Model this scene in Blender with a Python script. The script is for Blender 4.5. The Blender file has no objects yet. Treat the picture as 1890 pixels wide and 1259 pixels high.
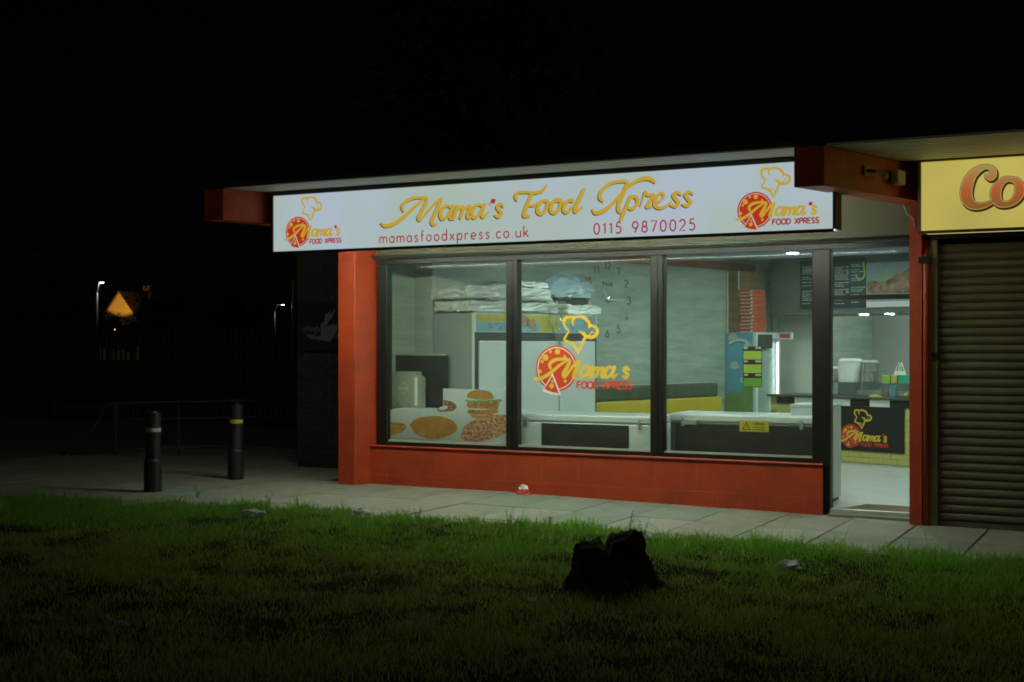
import bpy, math, random
import numpy as np
from mathutils import Vector, noise as mnoise
random.seed(7); rng = np.random.default_rng(7)
S = bpy.context.scene
COL = S.collection
PI = math.pi

# ------------------------------------------------------------------ camera
CAMD, CAMH, FPX, HOR = 12.63, 1.6, 2380.0, 638.0
YAW = math.radians(27.24)
cd = bpy.data.cameras.new('camera'); cam = bpy.data.objects.new('camera', cd); COL.objects.link(cam)
cam.location = (0, -CAMD, CAMH); cam.rotation_euler = (PI / 2, 0, YAW)
cd.sensor_width = 36; cd.lens = FPX / 1890 * 36; cd.shift_y = (HOR - 629.5) / 1890
cd.clip_start = 0.1; cd.clip_end = 3000
S.camera = cam
# ------------------------------------------------------------------ night sky, faint fill light added to lift the dark lawn
w = bpy.data.worlds.new('World'); S.world = w; w.use_nodes = True
wn = w.node_tree; bg = wn.nodes['Background']
sk = wn.nodes.new('ShaderNodeTexSky'); sk.sky_type = 'NISHITA'; sk.sun_disc = False
sk.sun_elevation = math.radians(24); sk.sun_rotation = math.radians(200)
wn.links.new(sk.outputs[0], bg.inputs[0]); bg.inputs[1].default_value = 0.00013
sd = bpy.data.lights.new('night_fill', 'SUN'); sd.energy = 0.055; sd.angle = math.radians(12); sd.color = (1.0, 0.93, 0.75)
so = bpy.data.objects.new('night_fill', sd); COL.objects.link(so)
so.rotation_euler = (math.radians(48), 0, math.radians(10))
S.view_settings.view_transform = 'Standard'; S.view_settings.look = 'None'
S.view_settings.exposure = 0.0; S.view_settings.gamma = 1.0; S.view_settings.use_curve_mapping = False
S.render.engine = 'CYCLES'
S.cycles.use_denoising = True; S.cycles.pixel_filter_type = 'BLACKMAN_HARRIS'; S.cycles.filter_width = 1.8
try: S.cycles.denoiser = 'OPENIMAGEDENOISE'
except Exception: pass
S.cycles.max_bounces = 7; S.cycles.diffuse_bounces = 4; S.cycles.glossy_bounces = 3
S.cycles.transparent_max_bounces = 12; S.cycles.sample_clamp_indirect = 4.0
S.cycles.caustics_reflective = False; S.cycles.caustics_refractive = False

# ------------------------------------------------------------------ geometry of the place
# X runs along the shop fronts (right), Y away from the camera, window plane Y = 0.
# The party walls, roof beams and everything inside run askew: along B, across along P.
SN, CN = math.sin(YAW), math.cos(YAW)
SK = math.radians(17.46)
Bx, By = math.sin(SK), math.cos(SK)
Px, Py = By, -Bx
OX, OY = -8.257, 0.0
def rayd(px):
    t = (px - 945) / FPX
    return -SN + CN * t, CN + SN * t
def fac(px, py, Y=0.0):
    dx, dy = rayd(px); Z = (Y + CAMD) / dy
    return dx * Z, CAMH - (py - HOR) * Z / FPX
def bp(px, py, b):
    dx, dy = rayd(px); ax, ay = OX + b * Bx, OY + b * By + CAMD
    p = (dx * ay - dy * ax) / (Px * dy - Py * dx); Z = (ay + p * Py) / dy
    return p, CAMH - (py - HOR) * Z / FPX
def bl(px, py, p):
    dx, dy = rayd(px); ax, ay = OX + p * Px, OY + p * Py + CAMD
    b = (dx * ay - dy * ax) / (Bx * dy - By * dx); Z = (ay + b * By) / dy
    return b, CAMH - (py - HOR) * Z / FPX
def gpt(px, py, z=0.0):
    Z = (CAMH - z) * FPX / (py - HOR); dx, dy = rayd(px)
    return dx * Z, dy * Z - CAMD
def far(px, Z):
    dx, dy = rayd(px); return dx * Z, dy * Z - CAMD
def zat(py, Z): return CAMH - (py - HOR) * Z / FPX
def zg(x):
    return -0.0125 * max(x + 7.0, 0.0) if x < 2 else -0.1125
def BF(p, b, z): return (OX + p * Px + b * Bx, OY + p * Py + b * By, z)
def WF(x, y, z): return (x, y, z)

# ------------------------------------------------------------------ materials
MATS = {}
def mat(name, col, rough=0.6, metal=0.0, var=0.0, scale=6.0, bump=0.0, bscale=60.0, spec=0.5, stretch=None, col2=None, coat=0.0, thr=None, trans=0.0, spots=None):
    m = bpy.data.materials.new(name); m.use_nodes = True; nt = m.node_tree; b = nt.nodes['Principled BSDF']
    b.inputs['Base Color'].default_value = (*col, 1); b.inputs['Roughness'].default_value = rough
    b.inputs['Metallic'].default_value = metal; b.inputs['Specular IOR Level'].default_value = spec
    b.inputs['Coat Weight'].default_value = coat
    if var or bump or col2:
        tc = nt.nodes.new('ShaderNodeTexCoord'); mp = nt.nodes.new('ShaderNodeMapping')
        nt.links.new(tc.outputs['Object'], mp.inputs[0])
        if stretch: mp.inputs['Scale'].default_value = stretch
    if var or col2:
        n = nt.nodes.new('ShaderNodeTexNoise'); n.inputs['Scale'].default_value = scale; n.inputs['Detail'].default_value = 6
        n.inputs['Roughness'].default_value = 0.65
        nt.links.new(mp.outputs[0], n.inputs['Vector'])
        cr = nt.nodes.new('ShaderNodeValToRGB')
        lo, hi = thr or (0.3, 0.7)
        cr.color_ramp.elements[0].position = lo; cr.color_ramp.elements[1].position = hi
        c2 = col2 or tuple(min(1, c * (1 + var)) for c in col)
        c1 = col if col2 else tuple(c * (1 - var) for c in col)
        cr.color_ramp.elements[0].color = (*c1, 1); cr.color_ramp.elements[1].color = (*c2, 1)
        nt.links.new(n.outputs['Fac'], cr.inputs[0]); nt.links.new(cr.outputs[0], b.inputs['Base Color'])
    if bump:
        n2 = nt.nodes.new('ShaderNodeTexNoise'); n2.inputs['Scale'].default_value = bscale; n2.inputs['Detail'].default_value = 5
        nt.links.new(mp.outputs[0], n2.inputs['Vector'])
        bp_ = nt.nodes.new('ShaderNodeBump'); bp_.inputs['Strength'].default_value = bump; bp_.inputs['Distance'].default_value = 0.02
        nt.links.new(n2.outputs['Fac'], bp_.inputs['Height']); nt.links.new(bp_.outputs[0], b.inputs['Normal'])
    if spots:
        for (sc_, sscale, t0, t1, amt, sst) in spots:
            n3 = nt.nodes.new('ShaderNodeTexNoise'); n3.inputs['Scale'].default_value = sscale; n3.inputs['Detail'].default_value = 4
            mp3 = nt.nodes.new('ShaderNodeMapping'); mp3.inputs['Scale'].default_value = sst or (1, 1, 1)
            nt.links.new(tc.outputs['Object'], mp3.inputs[0]); nt.links.new(mp3.outputs[0], n3.inputs['Vector'])
            mr3 = nt.nodes.new('ShaderNodeMapRange'); mr3.inputs[1].default_value = t0; mr3.inputs[2].default_value = t1; mr3.inputs[4].default_value = amt
            nt.links.new(n3.outputs['Fac'], mr3.inputs[0])
            mc = nt.nodes.new('ShaderNodeMix'); mc.data_type = 'RGBA'; nt.links.new(mr3.outputs[0], mc.inputs[0])
            src = b.inputs['Base Color'].links[0].from_socket if b.inputs['Base Color'].is_linked else None
            if src: nt.links.new(src, mc.inputs[6])
            else: mc.inputs[6].default_value = (*col, 1)
            mc.inputs[7].default_value = (*sc_, 1); nt.links.new(mc.outputs[2], b.inputs['Base Color'])
    if trans:
        t = nt.nodes.new('ShaderNodeBsdfTranslucent'); t.inputs[0].default_value = (*col, 1)
        if b.inputs['Base Color'].is_linked: nt.links.new(b.inputs['Base Color'].links[0].from_socket, t.inputs[0])
        mx = nt.nodes.new('ShaderNodeMixShader'); mx.inputs[0].default_value = trans
        nt.links.new(b.outputs[0], mx.inputs[1]); nt.links.new(t.outputs[0], mx.inputs[2]); nt.links.new(mx.outputs[0], nt.nodes['Material Output'].inputs[0])
    MATS[name] = m; return m
def emit(name, col, strength=1.0, col2=None, scale=1.0):
    m = bpy.data.materials.new(name); m.use_nodes = True; nt = m.node_tree
    nt.nodes.remove(nt.nodes['Principled BSDF'])
    e = nt.nodes.new('ShaderNodeEmission'); e.inputs[0].default_value = (*col, 1); e.inputs[1].default_value = strength
    if col2:
        tc = nt.nodes.new('ShaderNodeTexCoord'); n = nt.nodes.new('ShaderNodeTexNoise'); n.inputs['Scale'].default_value = scale
        n.inputs['Detail'].default_value = 1
        cr = nt.nodes.new('ShaderNodeValToRGB'); cr.color_ramp.elements[0].position = .35; cr.color_ramp.elements[1].position = .65
        cr.color_ramp.elements[0].color = (*col, 1); cr.color_ramp.elements[1].color = (*col2, 1)
        nt.links.new(tc.outputs['Object'], n.inputs['Vector']); nt.links.new(n.outputs['Fac'], cr.inputs[0]); nt.links.new(cr.outputs[0], e.inputs[0])
    nt.links.new(e.outputs[0], nt.nodes['Material Output'].inputs[0]); MATS[name] = m; return m
def glassy(name, tint=(0.93, 0.97, 0.95), spec=0.5, haze=0.0):
    m = bpy.data.materials.new(name); m.use_nodes = True; nt = m.node_tree
    nt.nodes.remove(nt.nodes['Principled BSDF'])
    t = nt.nodes.new('ShaderNodeBsdfTransparent'); t.inputs[0].default_value = (*tint, 1)
    g = nt.nodes.new('ShaderNodeBsdfGlossy'); g.inputs['Roughness'].default_value = 0.03
    lw = nt.nodes.new('ShaderNodeLayerWeight'); lw.inputs[0].default_value = .5
    pw = nt.nodes.new('ShaderNodeMath'); pw.operation = 'POWER'; pw.inputs[1].default_value = 5; nt.links.new(lw.outputs['Facing'], pw.inputs[0])
    f = nt.nodes.new('ShaderNodeMath'); f.operation = 'MULTIPLY_ADD'; f.inputs[1].default_value = .93; f.inputs[2].default_value = .035; nt.links.new(pw.outputs[0], f.inputs[0])
    mx = nt.nodes.new('ShaderNodeMixShader')
    nt.links.new(f.outputs[0], mx.inputs[0]); nt.links.new(t.outputs[0], mx.inputs[1]); nt.links.new(g.outputs[0], mx.inputs[2])
    out = mx
    if haze:
        d = nt.nodes.new('ShaderNodeBsdfDiffuse'); d.inputs[0].default_value = (0.8, 0.85, 0.82, 1)
        n = nt.nodes.new('ShaderNodeTexNoise'); n.inputs['Scale'].default_value = 9; n.inputs['Detail'].default_value = 6
        tc = nt.nodes.new('ShaderNodeTexCoord'); nt.links.new(tc.outputs['Object'], n.inputs['Vector'])
        mu = nt.nodes.new('ShaderNodeMath'); mu.operation = 'MULTIPLY'; mu.inputs[1].default_value = haze * 2
        nt.links.new(n.outputs['Fac'], mu.inputs[0])
        m2 = nt.nodes.new('ShaderNodeMixShader'); nt.links.new(mu.outputs[0], m2.inputs[0])
        nt.links.new(mx.outputs[0], m2.inputs[1]); nt.links.new(d.outputs[0], m2.inputs[2]); out = m2
    nt.links.new(out.outputs[0], nt.nodes['Material Output'].inputs[0]); MATS[name] = m; return m

mat('red_paint', (.39, .046, .012), .42, spec=.6, var=.18, scale=3, bump=.3, bscale=60, spots=[((.12, .05, .025), 2.3, .52, .8, .35, (1, 1, 2.2)), ((.45, .36, .25), 38, .745, .76, .9, None), ((.10, .03, .015), 26, .70, .73, .7, (1, 1, .35))])
mat('red_beam', (.60, .085, .02), .55, var=.25, scale=4, bump=.25, bscale=50)
mat('dark_frame', (.0105, .0105, .0075), .42, var=.2, scale=9, spec=.35)
mat('grey_trim', (.075, .085, .064), .35, metal=.3, var=.06, scale=4)
mat('olive_panel', (.080, .072, .038), .6, var=.2, scale=3, bump=.1)
mat('soffit', (.62, .66, .56), .6, var=.15, scale=8, stretch=(.4, 4, 4), bump=.1, bscale=20)
mat('groove_shade', (.05, .05, .04), .9)  # dark colour stands in for the shade between soffit boards
mat('bitumen', (.018, .018, .016), .9, var=.3)
mat('wood_wall', (.335, .395, .33), .5, col2=(.53, .60, .52), scale=1.5, stretch=(1, 1, 7), thr=(.30, .72), bump=.08, bscale=12)
mat('pale_wall', (.46, .48, .42), .6, var=.06, scale=2)
mat('white_wall', (.62, .64, .57), .6, var=.05, scale=2)
mat('blue_ceiling', (.28, .38, .62), .6, var=.05)
mat('dark_wall', (.15, .17, .145), .6, var=.12, scale=2)
mat('red_strip', (.32, .09, .05), .5, var=.1)
mat('shop_floor', (.50, .52, .47), .35, var=.12, scale=3, bump=.05)
mat('mat_brown', (.20, .15, .075), .95, var=.3, scale=60, bump=.5, bscale=200)
mat('alu', (.62, .63, .6), .35, metal=.6, var=.08)
mat('alu_dark', (.10, .105, .09), .4, metal=.4, var=.1)
mat('white_steel', (.70, .76, .76), .3, var=.04, scale=3)
mat('grey_steel', (.30, .34, .31), .4, var=.08, scale=3)
mat('black_plastic', (.018, .02, .017), .45, var=.2)
mat('grille_black', (.02, .022, .015), .5, var=.3, scale=12, bump=.2)
mat('beige_plastic', (.42, .43, .33), .5, var=.08)
mat('yellow_vinyl', (.62, .47, .035), .5, var=.06)
mat('green_vinyl', (.07, .10, .065), .45, var=.25, scale=5)
mat('cream', (.7, .65, .48), .5)
mat('poster_paper', (.80, .82, .77), .4, var=.03, trans=.5)
mat('kraft', (.30, .19, .09), .8, var=.15, scale=5)
mat('kraft_dark', (.26, .165, .08), .8, var=.2, scale=8)
mat('pizza_red', (.55, .10, .045), .6, var=.1)
mat('white_card', (.82, .83, .78), .7, var=.05)
mat('plastic_wrap', (.50, .53, .48), .28, col2=(.68, .70, .65), scale=7, spec=.9, bump=.5, bscale=18)
mat('blue_wrap', (.27, .39, .45), .3, col2=(.42, .52, .55), scale=4, spec=.8, bump=.4, bscale=16)
mat('dark_cloth', (.045, .06, .05), .9, var=.3)
mat('steel', (.5, .5, .46), .25, metal=.8, var=.1)
mat('fridge_blue', (.16, .43, .60), .4, var=.03)
mat('cloud', (.55, .62, .60), .5)
mat('hill_green', (.22, .36, .12), .5, var=.15)
mat('green_card', (.23, .38, .04), .5)
mat('green_card_dark', (.09, .27, .03), .5)
mat('black_print', (.014, .014, .01), .5)
mat('grey_print', (.30, .34, .29), .5)
mat('pale_print', (.52, .57, .52), .6)
mat('lime_print', (.36, .55, .10), .5)
mat('yellow_print', (.72, .48, .05), .5, var=.05)
mat('red_print', (.62, .055, .02), .5, var=.05)
mat('white_print', (.75, .77, .72), .5)
mat('yellow_label', (.62, .50, .03), .5, var=.05)
mat('yellow_tile', (.58, .52, .16), .35, var=.06, scale=3)
mat('grout', (.35, .32, .14), .9)
mat('clock_brown', (.25, .16, .10), .5)
mat('chrome', (.8, .8, .78), .12, metal=1)
mat('header_yellow', (.56, .47, .08), .5, var=.15, scale=8)
mat('header_blue', (.22, .42, .52), .5, var=.2, scale=9)
mat('header_red', (.45, .16, .12), .5, col2=(.25, .38, .45), scale=22, thr=(.4, .6))
mat('header_teal', (.10, .28, .36), .5, col2=(.32, .45, .48), scale=20, thr=(.4, .6))
mat('header_tan', (.40, .27, .17), .5, var=.3, scale=14)
mat('orange_tub', (.55, .2, .04), .5)
mat('green_tub', (.05, .42, .24), .4)
mat('bun', (.56, .23, .03), .5, col2=(.86, .50, .13), scale=7, thr=(.3, .75), trans=.5)
mat('pie_light', (.72, .45, .15), .5, col2=(.62, .36, .1), scale=20, trans=.5)
mat('patty', (.42, .14, .02), .6, col2=(.85, .43, .09), scale=24, thr=(.35, .65), trans=.5)
mat('pizza_food', (.55, .15, .02), .6, col2=(.90, .70, .42), scale=30, thr=(.42, .62), trans=.5)
mat('fries', (.58, .25, .02), .6, col2=(.75, .48, .10), scale=30, thr=(.4, .6), stretch=(.4, 1, 2), trans=.5)
mat('lettuce', (.10, .30, .03), .6, col2=(.5, .6, .3), scale=60, thr=(.4, .6), trans=.5)
mat('salad', (.30, .06, .05), .6, col2=(.62, .42, .14), scale=40, thr=(.4, .6), trans=.5)
mat('meat_print', (.14, .06, .03), .6, col2=(.62, .38, .25), scale=7, thr=(.35, .65))
mat('sky_print', (.30, .36, .42), .6, col2=(.42, .46, .44), scale=2)
mat('dark_board', (.035, .06, .055), .5, var=.1)
# outside
mat('slab', (.195, .200, .152), .8, var=.14, scale=5, bump=.25, bscale=90, spots=[((.07, .075, .045), 1.7, .52, .72, .5, None), ((.05, .05, .035), 30, .70, .72, .8, None), ((.10, .085, .05), 9, .60, .70, .45, None)])
mat('slab_pale', (.235, .24, .19), .8, var=.14, scale=5, bump=.25, bscale=90, spots=[((.07, .075, .045), 1.7, .52, .72, .5, None), ((.05, .05, .035), 30, .70, .72, .8, None), ((.10, .085, .05), 9, .60, .70, .45, None)])
mat('slab_green', (.16, .195, .155), .8, var=.14, scale=5, bump=.25, bscale=90, spots=[((.07, .075, .045), 1.7, .52, .72, .5, None), ((.05, .05, .035), 30, .70, .72, .8, None), ((.10, .085, .05), 9, .60, .70, .45, None)])
mat('joint_sand', (.14, .105, .055), .95, var=.4, scale=14)
mat('asphalt', (.10, .085, .06), .95, var=.35, scale=5, bump=.3, bscale=120)
mat('soil', (.026, .022, .008), 1.0, spec=.02, col2=(.03, .05, .012), scale=3, bump=.5, bscale=40)
mat('bark', (.048, .030, .015), 1.0, var=.6, scale=16, bump=1.0, bscale=24, spec=.1)
mat('brick', (.032, .022, .016), .85, var=.25, scale=9, bump=.3)
mat('mortar', (.034, .031, .025), .95, var=.2)
mat('bollard_black', (.012, .012, .011), .45, var=.2)
mat('band_white', (.36, .36, .31), .4)
mat('band_yellow', (.5, .41, .035), .4)
mat('shutter', (.12, .105, .062), .42, metal=.25, var=.15, scale=3)
mat('guide', (.30, .27, .15), .45, metal=.2, var=.15)
mat('lamp_grey', (.3, .3, .28), .5, metal=.3)
mat('rail_grey', (.06, .06, .055), .6, metal=.3)
mat('litter_white', (.62, .66, .66), .5, var=.1)
mat('litter_red', (.5, .05, .03), .5, var=.1)
mat('house_render', (.42, .33, .2), .9, var=.15, scale=1)
mat('house_roof', (.12, .08, .05), .9, var=.25, scale=2)
mat('tree_leaf', (.035, .05, .015), .7, var=.4, scale=2)
mat('council_navy', (.006, .011, .024), .5)
mat('council_grey', (.11, .145, .13), .6)
mat('fence_metal', (.03, .035, .03), .6)
glassy('glass', (.93, .965, .945), haze=.012)
glassy('clear_case', (.85, .9, .88), haze=.06)
glassy('clear_film', (.86, .9, .87), haze=.16)
SIGN_L = .47
emit('sign_face', (.80 * SIGN_L, .99 * SIGN_L, .86 * SIGN_L), 1, col2=(.86 * SIGN_L, 1.02 * SIGN_L, 1.16 * SIGN_L), scale=1.1)
emit('sign_yellow', (.50, .33, .035), 1)
emit('sign_brown', (.045, .022, .008), 1)
emit('sign_red', (.34, .030, .030), 1)
emit('sign_pizza', (.44, .030, .012), 1)
emit('sign_white', (.42, .46, .45), 1)
emit('nb_face', (.52, .435, .095), 1, col2=(.37, .32, .085), scale=1.1)
emit('nb_orange', (.36, .10, .02), 1)
emit('nb_tan', (.36, .23, .06), 1)
emit('nb_cream', (.42, .33, .11), 1)
emit('nb_dark', (.045, .022, .005), 1)
emit('diffuser', (.90, 1.0, .82), 17)
emit('tube', (.92, 1.0, .82), 118)
emit('nb_diffuser', (1.0, .80, .35), 1.1)
emit('downlight', (.77, 1.0, .90), 180)
emit('fridge_tube', (.95, 1.0, .97), 6)
emit('led_head', (.9, 1.0, .93), 9)
emit('sodium', (1.0, .5, .08), 30)
# clay orange of the neighbour's letters fades to tan upwards: a printed ramp
def ramp_print(name, z0, z1, c0, c1, c2):
    m = bpy.data.materials.new(name); m.use_nodes = True; nt = m.node_tree; nt.nodes.remove(nt.nodes['Principled BSDF'])
    e = nt.nodes.new('ShaderNodeEmission'); g = nt.nodes.new('ShaderNodeNewGeometry'); s = nt.nodes.new('ShaderNodeSeparateXYZ')
    mr = nt.nodes.new('ShaderNodeMapRange'); mr.inputs[1].default_value = z0; mr.inputs[2].default_value = z1
    cr = nt.nodes.new('ShaderNodeValToRGB'); cr.color_ramp.elements[0].color = (*c0, 1); cr.color_ramp.elements[1].color = (*c2, 1)
    k = cr.color_ramp.elements.new(.45); k.color = (*c1, 1)
    nt.links.new(g.outputs['Position'], s.inputs[0]); nt.links.new(s.outputs[2], mr.inputs[0]); nt.links.new(mr.outputs[0], cr.inputs[0])
    nt.links.new(cr.outputs[0], e.inputs[0]); nt.links.new(e.outputs[0], nt.nodes['Material Output'].inputs[0]); MATS[name] = m

# ------------------------------------------------------------------ mesh helpers
class MB:
    def __init__(s, fr=WF): s.v = []; s.f = []; s.fr = fr
    def box(s, a0, a1, b0, b1, z0, z1):
        n = len(s.v)
        s.v += [s.fr(x, y, z) for z in (z0, z1) for (x, y) in ((a0, b0), (a1, b0), (a1, b1), (a0, b1))]
        s.f += [tuple(n + i for i in q) for q in ((0, 3, 2, 1), (4, 5, 6, 7), (0, 1, 5, 4), (1, 2, 6, 5), (2, 3, 7, 6), (3, 0, 4, 7))]
        return s
    def cbox(s, a0, a1, b0, b1, z0, z1, c=.01):
        # box with chamfered vertical and top/bottom edges
        n = len(s.v)
        def ring(d, z):
            return [(a0 + c + d, b0 + d), (a1 - c - d, b0 + d), (a1 - d, b0 + c + d), (a1 - d, b1 - c - d), (a1 - c - d, b1 - d), (a0 + c + d, b1 - d), (a0 + d, b1 - c - d), (a0 + d, b0 + c + d)], z
        rs = [ring(c * .6, z0), ring(0, z0 + c), ring(0, z1 - c), ring(c * .6, z1)]
        for pts, z in rs: s.v += [s.fr(x, y, z) for x, y in pts]
        for k in range(3):
            for i in range(8): s.f.append((n + k * 8 + i, n + k * 8 + (i + 1) % 8, n + k * 8 + 8 + (i + 1) % 8, n + k * 8 + 8 + i))
        s.f.append(tuple(n + 7 - i for i in range(8))); s.f.append(tuple(n + 24 + i for i in range(8)))
        return s
    def prism(s, pts, z0, z1):
        n = len(s.v); k = len(pts)
        s.v += [s.fr(x, y, z0) for x, y in pts] + [s.fr(x, y, z1) for x, y in pts]
        s.f.append(tuple(n + k - 1 - i for i in range(k))); s.f.append(tuple(n + k + i for i in range(k)))
        s.f += [(n + i, n + (i + 1) % k, n + k + (i + 1) % k, n + k + i) for i in range(k)]
        return s
    def lathe(s, cx, cy, prof, seg=20, caps=True, sx=1, sy=1):
        n = len(s.v)
        for r, z in prof:
            for i in range(seg):
                a = 2 * PI * i / seg; s.v.append(s.fr(cx + r * sx * math.cos(a), cy + r * sy * math.sin(a), z))
        for k in range(len(prof) - 1):
            for i in range(seg): s.f.append((n + k * seg + i, n + k * seg + (i + 1) % seg, n + (k + 1) * seg + (i + 1) % seg, n + (k + 1) * seg + i))
        if caps:
            s.f.append(tuple(n + seg - 1 - i for i in range(seg))); s.f.append(tuple(n + (len(prof) - 1) * seg + i for i in range(seg)))
        return s
    def tube(s, pts, r, seg=8):
        pts = [Vector(s.fr(*p)) for p in pts]; n = len(s.v); m = len(pts)
        rr = r if isinstance(r, (list, tuple)) else [r] * m
        for i, p in enumerate(pts):
            d = (pts[min(i + 1, m - 1)] - pts[max(i - 1, 0)]).normalized()
            u = d.orthogonal().normalized() if abs(d.z) > .9 else d.cross(Vector((0, 0, 1))).normalized()
            v = d.cross(u)
            for k in range(seg):
                a = 2 * PI * k / seg; s.v.append(tuple(p + (u * math.cos(a) + v * math.sin(a)) * rr[i]))
        for i in range(m - 1):
            for k in range(seg): s.f.append((n + i * seg + k, n + i * seg + (k + 1) % seg, n + (i + 1) * seg + (k + 1) % seg, n + (i + 1) * seg + k))
        s.f.append(tuple(n + seg - 1 - k for k in range(seg))); s.f.append(tuple(n + (m - 1) * seg + k for k in range(seg)))
        return s
def E(name, loc, label, cat, group=None):
    o = bpy.data.objects.new(name, None); COL.objects.link(o); o.location = loc; o.empty_display_size = .1
    o['label'] = label; o['category'] = cat
    if group: o['group'] = group
    return o
def rootloc(o):
    l = Vector((0, 0, 0))
    while o is not None: l += o.location; o = o.parent
    return l
def mesh_obj(name, v, f, m, parent=None, smooth=False, kind=None):
    off = rootloc(parent); me = bpy.data.meshes.new(name)
    me.from_pydata([(a - off.x, b - off.y, c - off.z) for a, b, c in v], [], f); me.materials.append(MATS[m])
    if smooth: me.polygons.foreach_set('use_smooth', [True] * len(me.polygons))
    me.update()
    o = bpy.data.objects.new(name, me); COL.objects.link(o); o.parent = parent
    if kind: o['kind'] = kind
    return o
def part(parent, name, mb, m, smooth=False, kind=None): return mesh_obj(name, mb.v, mb.f, m, parent, smooth, kind)
def solo(name, mb, m, label, cat, group=None, smooth=False):
    c = Vector((sum(p[0] for p in mb.v) / len(mb.v), sum(p[1] for p in mb.v) / len(mb.v), min(p[2] for p in mb.v)))
    me = bpy.data.meshes.new(name); me.from_pydata([(a - c.x, b - c.y, d - c.z) for a, b, d in mb.v], [], mb.f); me.materials.append(MATS[m])
    if smooth: me.polygons.foreach_set('use_smooth', [True] * len(me.polygons))
    o = bpy.data.objects.new(name, me); COL.objects.link(o); o.location = c
    o['label'] = label; o['category'] = cat
    if group: o['group'] = group
    return o
def struct(name, mb, m):
    o = mesh_obj(name, mb.v, mb.f, m); o['kind'] = 'structure'; return o
def piece(name, me, loc, parent, rz=0.0, scale=None, m=None):
    o = bpy.data.objects.new(name, me); COL.objects.link(o); o.parent = parent
    l = rootloc(parent); o.location = (loc[0] - l.x, loc[1] - l.y, loc[2] - l.z); o.rotation_euler = (0, 0, rz)
    if scale: o.scale = scale
    if m:
        o.material_slots[0].link = 'OBJECT'; o.material_slots[0].material = MATS[m]
    return o
def rawmesh(name, mb, m):
    me = bpy.data.meshes.new(name); me.from_pydata(mb.v, [], mb.f); me.materials.append(MATS[m]); return me
def crumple(mb, cx, cy, z0, rx, ry, h, seed, n=14, amp=.35):
    # a crumpled lump resting on z0, built as a noisy dome with a flat base
    n0 = len(mb.v); seg = n * 2
    for j in range(n + 1):
        th = PI / 2 * j / n * 1.0
        for i in range(seg):
            a = 2 * PI * i / seg; d = Vector((math.cos(a) * math.cos(th), math.sin(a) * math.cos(th), math.sin(th)))
            k = 1 + amp * mnoise.noise(d * 2.3 + Vector((seed, seed * 1.7, 0))) + amp * .5 * mnoise.noise(d * 6 + Vector((seed * 3, 0, seed)))
            mb.v.append(mb.fr(cx + d.x * rx * k, cy + d.y * ry * k, z0 + max(0, d.z * h * k)))
    for j in range(n):
        for i in range(seg): mb.f.append((n0 + j * seg + i, n0 + j * seg + (i + 1) % seg, n0 + (j + 1) * seg + (i + 1) % seg, n0 + (j + 1) * seg + i))
    mb.f.append(tuple(n0 + seg - 1 - i for i in range(seg)))
    return mb
def pack(mb, a0, a1, b0, b1, z0, z1, seed, amp=.024, na=34, nb=16, nz=7):
    # a soft wrapped parcel: subdivided box with wrinkles and sagging shoulders
    def add_face(f, nu, nv):
        n0 = len(mb.v)
        for j in range(nv + 1):
            for i in range(nu + 1):
                x, y, z = f(i / nu, j / nv)
                q = Vector((x * 5, y * 5, z * 14)) + Vector((seed * 3.1, seed, seed * 1.3))
                k = mnoise.noise(q) * amp * 1.6 + mnoise.noise(q * 3.2) * amp
                cx, cy, cz = (a0 + a1) / 2, (b0 + b1) / 2, (z0 + z1) / 2
                d = Vector(((x - cx) / (a1 - a0), (y - cy) / (b1 - b0), (z - cz) / (z1 - z0)))
                ed = sum(1 for c in d if abs(c) > .46)
                sh = .0 if ed < 2 else .03
                d = d.normalized() if d.length else d
                mb.v.append(mb.fr(x + d.x * (k - sh), y + d.y * (k - sh), max(z0, z + d.z * (k - sh) * .8)))
        for j in range(nv):
            for i in range(nu):
                n = n0 + j * (nu + 1) + i; mb.f.append((n, n + 1, n + nu + 2, n + nu + 1))
    L = lambda u, p, q: p + (q - p) * u
    add_face(lambda u, v: (L(u, a0, a1), b0, L(v, z0, z1)), na, nz); add_face(lambda u, v: (L(u, a0, a1), b1, L(v, z0, z1)), na, nz)
    add_face(lambda u, v: (a0, L(u, b0, b1), L(v, z0, z1)), nb, nz); add_face(lambda u, v: (a1, L(u, b0, b1), L(v, z0, z1)), nb, nz)
    add_face(lambda u, v: (L(u, a0, a1), L(v, b0, b1), z1), na, nb); add_face(lambda u, v: (L(u, a0, a1), L(v, b0, b1), z0), na, nb)
    return mb

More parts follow.
